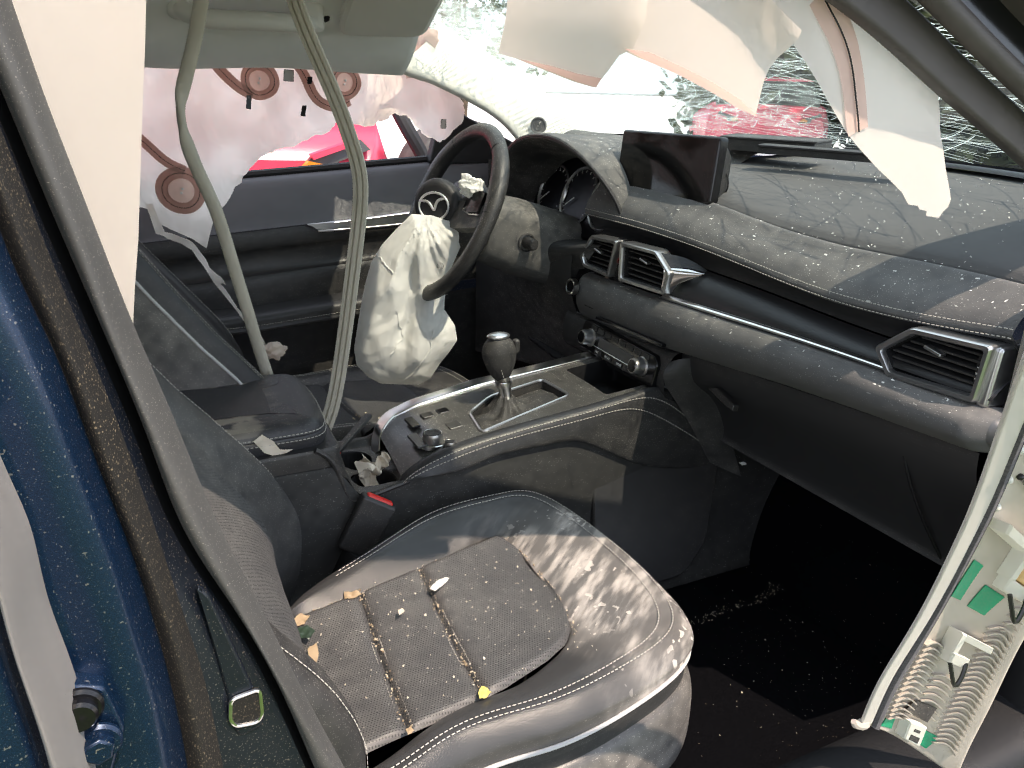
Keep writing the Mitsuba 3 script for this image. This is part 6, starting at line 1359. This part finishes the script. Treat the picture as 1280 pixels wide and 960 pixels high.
clip_box(.60, .46, .018, .30, .012, 'pillar_beige', 'cross_wall')
clip_box(.60, .44, .085, .05, .016, 'pillar_beige', 'clip_tower')
clip_box(.655, .44, .03, .16, .018, 'pillar_beige', 'clip_tower')
clip_box(.345, .26, .02, .36, .016, 'pillar_beige', 'cross_wall')
clip_box(.345, .58, .09, .04, .014, 'pillar_beige', 'clip_tower')
clip_box(.43, .60, .035, .16, .012, 'pillar_beige', 'clip_tower')
clip_box(.385, .64, .04, .25, .012, 'foam', 'foam_block')
for s0, f0 in ((.69, .50), (.475, .66)):
    b = trough(np.array(s0), np.array(f0), .018)
    part(tp, 'spring_clip', tube(cr([b + [-.010, 0, .010], b + [-.006, -.004, -.008], b + [.0, -.006, -.020], b + [.008, -.006, -.008], b + [.012, -.004, .004]], 24), 0.0022, 6), 'pen_black')
b = [trough(np.array(x_), np.array(y_), .0022) for x_, y_ in ((.262, .34), (.268, .52))]
mk = part(tp, 'pen_mark', tube(cr([b[0], (b[0] + b[1]) / 2, b[1]], 8), 0.0011, 5), 'pen_black', label='black and red pen arrow')
part(mk, 'dot', move(trimesh.creation.icosphere(2, 0.0028), *b[0]), 'pen_black')
part(mk, 'arrow_head', tube([trough(np.array(.255), np.array(.50), .0022), trough(np.array(.262), np.array(.60), .0022), trough(np.array(.275), np.array(.50), .0022)], 0.0011, 5), 'red_plastic')
part(tp, 'bolt_hole', place(lathe([(0.0, 0.001), (0.011, 0.001), (0.013, 0.005), (0.017, 0.004), (0.018, -0.002)], 30), trough(np.array(.165), np.array(.52), .002), (1, 0, 0.2), (0, 0, 1)), 'pen_black')
part(tp, 'edge_beads', cat(*[move(trimesh.creation.icosphere(1, 0.0035), *trough(np.array(s_), np.array(.185), .002)) for s_ in np.linspace(.05, .33, 7)]), 'pillar_beige', smooth=True, kind='stuff')

# ---------------------------------------------------------------- odd pieces
def crumple(c, size, seed, mat, key, label, cat_, n=3):
    return single(key, rag(c, size, seed, n), mat, label, cat_, smooth=12)
def scrap(px3, mat, key, label, cat_, amp=0.006, seed=1, group=None):
    """A bent leaf or paper scrap from its outline in space."""
    p = A(px3); c = p.mean(0); _, _, vt = np.linalg.svd(p - c); u_, v_ = vt[0], vt[1]; w_ = np.cross(u_, v_)
    q = np.stack([(p - c) @ u_, (p - c) @ v_], 1)
    sz = np.ptp(q)
    f = lambda x: c + x[:, :1] * u_ + x[:, 1:] * v_ + w_ * ((meshkit.fbm(np.column_stack([x * 2.2 / sz * 2, 0 * x[:, :1] + seed]), 3, seed) - .5) * 2 * amp)[:, None]
    return single(key, thick(sheet(q, f, sz / 12, seed), 0.0006), mat, label, cat_, smooth=30, group=group)
o = A([0.088, -0.030, 0.660])
paper = thing('crumpled_paper', 'crumpled brown paper stuffed in the cup holder', 'paper')
def folded(px3, amp, seed, h):
    p = A(px3); c = p.mean(0); _, _, vt = np.linalg.svd(p - c); u_, v_ = vt[0], vt[1]; w_ = np.cross(u_, v_)
    q = np.stack([(p - c) @ u_, (p - c) @ v_], 1)
    def f(x):
        n_ = meshkit.fbm(np.column_stack([x * 30, 0 * x[:, 0] + seed]), 2, seed)
        d = (tri_(x[:, 0] * 34 + x[:, 1] * 12 + n_ * 1.6) - .5) * amp + (tri_(x[:, 1] * 41 - x[:, 0] * 17 + n_ * 2) - .5) * amp * .7
        return c + x[:, :1] * u_ + x[:, 1:] * v_ + w_ * d[:, None]
    return thick(sheet(q, f, h, seed), 0.0005)
part(paper, 'wad', folded([(0.081, -0.030, 0.679), (0.085, -0.030, 0.660), (0.073, -0.030, 0.641), (0.081, -0.030, 0.626), (0.090, -0.030, 0.600), (0.111, -0.030, 0.598), (0.104, -0.030, 0.616), (0.116, -0.030, 0.634), (0.131, -0.030, 0.658), (0.125, -0.030, 0.669), (0.100, -0.030, 0.652)], 0.018, 3, 0.0022), 'paper', smooth=18)
part(paper, 'fold', folded([(0.071, -0.042, 0.660), (0.090, -0.042, 0.662), (0.109, -0.042, 0.649), (0.103, -0.042, 0.627), (0.110, -0.042, 0.609), (0.091, -0.042, 0.605), (0.075, -0.042, 0.632)], 0.022, 8, 0.0022), 'paper', smooth=18)
part(paper, 'twist', folded([(0.096, -0.020, 0.642), (0.110, -0.020, 0.657), (0.130, -0.020, 0.663), (0.136, -0.020, 0.651), (0.121, -0.020, 0.634), (0.106, -0.020, 0.625)], 0.012, 5, 0.0022), 'paper', smooth=18)
scrap([(-0.098, -0.105, 0.760), (-0.084, -0.105, 0.767), (-0.069, -0.105, 0.754), (-0.061, -0.105, 0.739), (-0.042, -0.105, 0.737), (-0.067, -0.105, 0.729), (-0.084, -0.105, 0.738)], 'paper', 'paper_scrap', 'torn cream paper scrap on the box edge under the arm rest', 'paper', 0.006, 3)
single('black_strip', place(rbox(0.115, 0.014, 0.008, 0.002, 1), (0.096, 0.070, 0.668), (0.72, 0.62, 0.28), (-.5, .7, 0)), 'plastic', 'narrow black plastic strip lying across the cup holder', 'plastic strip')
single('orange_twig', cat(tube(cr([(0.028, 0.043, 0.665), (0.038, 0.050, 0.665), (0.049, 0.053, 0.665), (0.061, 0.051, 0.665)], 10), 0.0035, 6), tube(cr([(0.037, 0.043, 0.668), (0.047, 0.061, 0.668), (0.051, 0.063, 0.668)], 6), 0.0028, 6)), 'orange_bit', 'orange bit of twig beside the arm rest', 'twig')
single('red_strip', tube(cr([(0.031, 0.047, 0.660), (0.045, 0.034, 0.660), (0.058, 0.014, 0.660)], 8), 0.002, 6), 'red_plastic', 'thin red plastic sliver beside the cup holder', 'plastic strip')
scrap([(0.086, -0.338, 0.600), (0.100, -0.325, 0.600), (0.115, -0.321, 0.600), (0.120, -0.326, 0.600), (0.104, -0.340, 0.600), (0.090, -0.346, 0.600)], 'white', 'white_shard', 'white curved shard lying on the near seat', 'shard', 0.002, 2)
scrap([(0.064, -0.551, 0.598), (0.072, -0.543, 0.598), (0.077, -0.548, 0.598), (0.078, -0.557, 0.598), (0.068, -0.561, 0.598), (0.061, -0.561, 0.598)], 'yellow_leaf', 'yellow_leaf', 'small yellow leaf at the outer end of the seat seam', 'leaf', 0.003, 5)
scrap([(-0.031, -0.572, 0.600), (-0.024, -0.570, 0.600), (-0.023, -0.577, 0.600), (-0.031, -0.580, 0.600)], 'dead_leaf', 'dead_leaf', 'brown leaf bit at the outer end of the rear seam', 'leaf', 0.002, 6)
scrap([(-0.021, -0.288, 0.594), (-0.005, -0.292, 0.594), (-0.000, -0.302, 0.594), (-0.015, -0.308, 0.594), (-0.024, -0.302, 0.594)], 'dead_leaf', 'dead_leaf', 'tan leaf bit at the inner end of the rear seam', 'leaf', 0.004, 7)
scrap([(-0.098, -0.319, 0.592), (-0.086, -0.312, 0.592), (-0.075, -0.320, 0.592), (-0.086, -0.334, 0.592), (-0.099, -0.334, 0.592)], 'dead_leaf', 'dead_leaf', 'tan leaf bit where cushion and backrest meet', 'leaf', 0.004, 8)
scrap([(-0.094, -0.389, 0.594), (-0.081, -0.380, 0.594), (-0.084, -0.404, 0.594), (-0.093, -0.422, 0.594), (-0.098, -0.410, 0.594)], 'dead_leaf', 'dead_leaf', 'torn brown leaf on the rear seat panel', 'leaf', 0.004, 9)
scrap([(-0.097, -0.346, 0.596), (-0.084, -0.344, 0.596), (-0.078, -0.361, 0.596), (-0.089, -0.374, 0.596), (-0.097, -0.364, 0.596)], 'pane_chip', 'glass_chip', 'dark green chip of glass on the rear of the near seat', 'glass chip', 0.003, 10)
scrap([(0.031, -0.364, 0.598), (0.039, -0.362, 0.598), (0.038, -0.371, 0.598), (0.029, -0.375, 0.598)], 'paper', 'paper_scrap', 'tiny cream flake in the middle of the near seat', 'paper', 0.001, 11)
scrap([(0.941, -0.256, 1.083), (1.021, -0.200, 1.083), (0.976, -0.245, 1.083), (0.907, -0.298, 1.083), (0.900, -0.296, 1.083)], 'dead_leaf', 'dead_leaf', 'dry brown leaf on the dashboard, left of the hanging tongue', 'leaf', 0.005, 4)
scrap([(1.331, -0.056, 1.115), (1.424, 0.002, 1.115), (1.332, -0.074, 1.115), (1.249, -0.126, 1.115)], 'dead_leaf', 'dead_leaf', 'dry brown leaf on the dashboard, right of the hanging tongue', 'leaf', 0.005, 4)
scrap([(0.775, -0.180, 0.592), (0.775, -0.192, 0.599), (0.775, -0.201, 0.598), (0.775, -0.190, 0.590)], 'white', 'white_chip', 'small white chip at the foot of the console', 'chip', 0.001, 4)

# crumbs of soil and leaf, along the seat seams and loose on the floor
rd_ = np.random.default_rng(33)
def crumbs(pts, lo, hi, key, label, mat):
    V, F = [], []
    base = trimesh.creation.icosahedron()
    for k, p in enumerate(pts):
        s = rd_.uniform(lo, hi) * A([1, 1, .5]) * rd_.uniform(.5, 1.3, 3)
        q = np.linalg.qr(rd_.normal(size=(3, 3)))[0]
        v = (base.vertices * rd_.uniform(.6, 1.2, (12, 1)) * s) @ q.T
        V.append(v + p); F.append(base.faces + 12 * k)
    k = thing(key, label, 'debris', kind='stuff')
    scene[k] = mikit.ply(mesh(np.vstack(V), np.vstack(F)), mat, smooth=False)
def seam_pts(x0, n, spread):
    v = rd_.uniform(0, 1, n); x = x0 - 0.024 * v + rd_.normal(size=n) * spread
    y = np.interp(x0, [-.05, .06, .17], [-.300, -.278, -.252]) * (1 - v) + np.interp(x0, [0, .1], [-.562, -.548]) * v
    return np.stack([x, y, .583 + 0.010 * (np.abs(v - .5) * 2) ** 2 + 0.012 * (x + .13) / .4 - .004], 1)
b1 = rd_.uniform(0, 1, 170); bx = -.11 + .34 * b1
inner_edge = np.stack([bx + rd_.normal(size=170) * .003, np.interp(bx, [-.13, -.05, .06, .17, .24], [-.315, -.300, -.278, -.252, -.240]) + rd_.normal(size=170) * .003, .585 + 0 * bx + .006 * b1], 1)
b2 = rd_.uniform(0, 1, 90); fy_ = -.25 - .25 * b2
front_edge = np.stack([np.interp(fy_, [-.5, -.42, -.33, -.24], [.225, .244, .251, .245]) + rd_.normal(size=90) * .002, fy_, .593 + 0 * fy_], 1)
crumbs(np.vstack([seam_pts(0.0, 90, .003), seam_pts(.095, 120, .003), inner_edge, front_edge]), .0006, .0021, 'leaf_litter', 'tan leaf crumbs caught in the seams of the near seat', 'litter')
n = 190
lx = rd_.uniform(-.10, .24, n); ly = rd_.uniform(-.55, -.28, n)
crumbs(np.stack([lx, ly, .5865 + .012 * (lx + .13) / .4 + .010 * (np.abs((ly + .415) / .135)) ** 2 * .5], 1), .0006, .0018, 'pale_grit', 'pale grit scattered over the near seat panels', 'paper')
n = 130
crumbs(np.stack([rd_.uniform(.36, .85, n), rd_.uniform(-.62, -.16, n), 0 * np.zeros(n) + .366], 1), .0005, .0014, 'floor_grit', 'fine pale grit scattered over the dark footwell carpet', 'litter')
q = cr([(0.589, -0.311, 0.366), (0.642, -0.300, 0.366), (0.702, -0.295, 0.366), (0.733, -0.303, 0.366), (0.782, -0.292, 0.366), (0.861, -0.263, 0.366)], 120)
crumbs(q + rd_.normal(size=q.shape) * [.006, .006, 0], .0006, .0017, 'leaf_litter', 'line of leaf crumbs on the footwell carpet beside the seat', 'litter')
n = 420
lx = rd_.uniform(.70, 1.0, n); ly = rd_.uniform(-.70, .05, n)
zf = np.interp(lx, [.70, .724, .74, .81, .95, 1.0], [1.052, 1.060, 1.068, 1.092, 1.125, 1.136])
crumbs(np.stack([lx, ly, zf + .0015], 1), .0006, .0018, 'glass_grit', 'white specks of glass scattered over the dashboard top', 'white')
n = 60
cx_ = rd_.normal(size=n) * .03 + .19; cy_ = rd_.normal(size=n) * .05 + .22
crumbs(np.stack([cx_, cy_, .60 + 0 * cx_], 1), .0015, .0045, 'leaf_litter', 'reddish leaf litter on the far seat beside the console', 'litter')
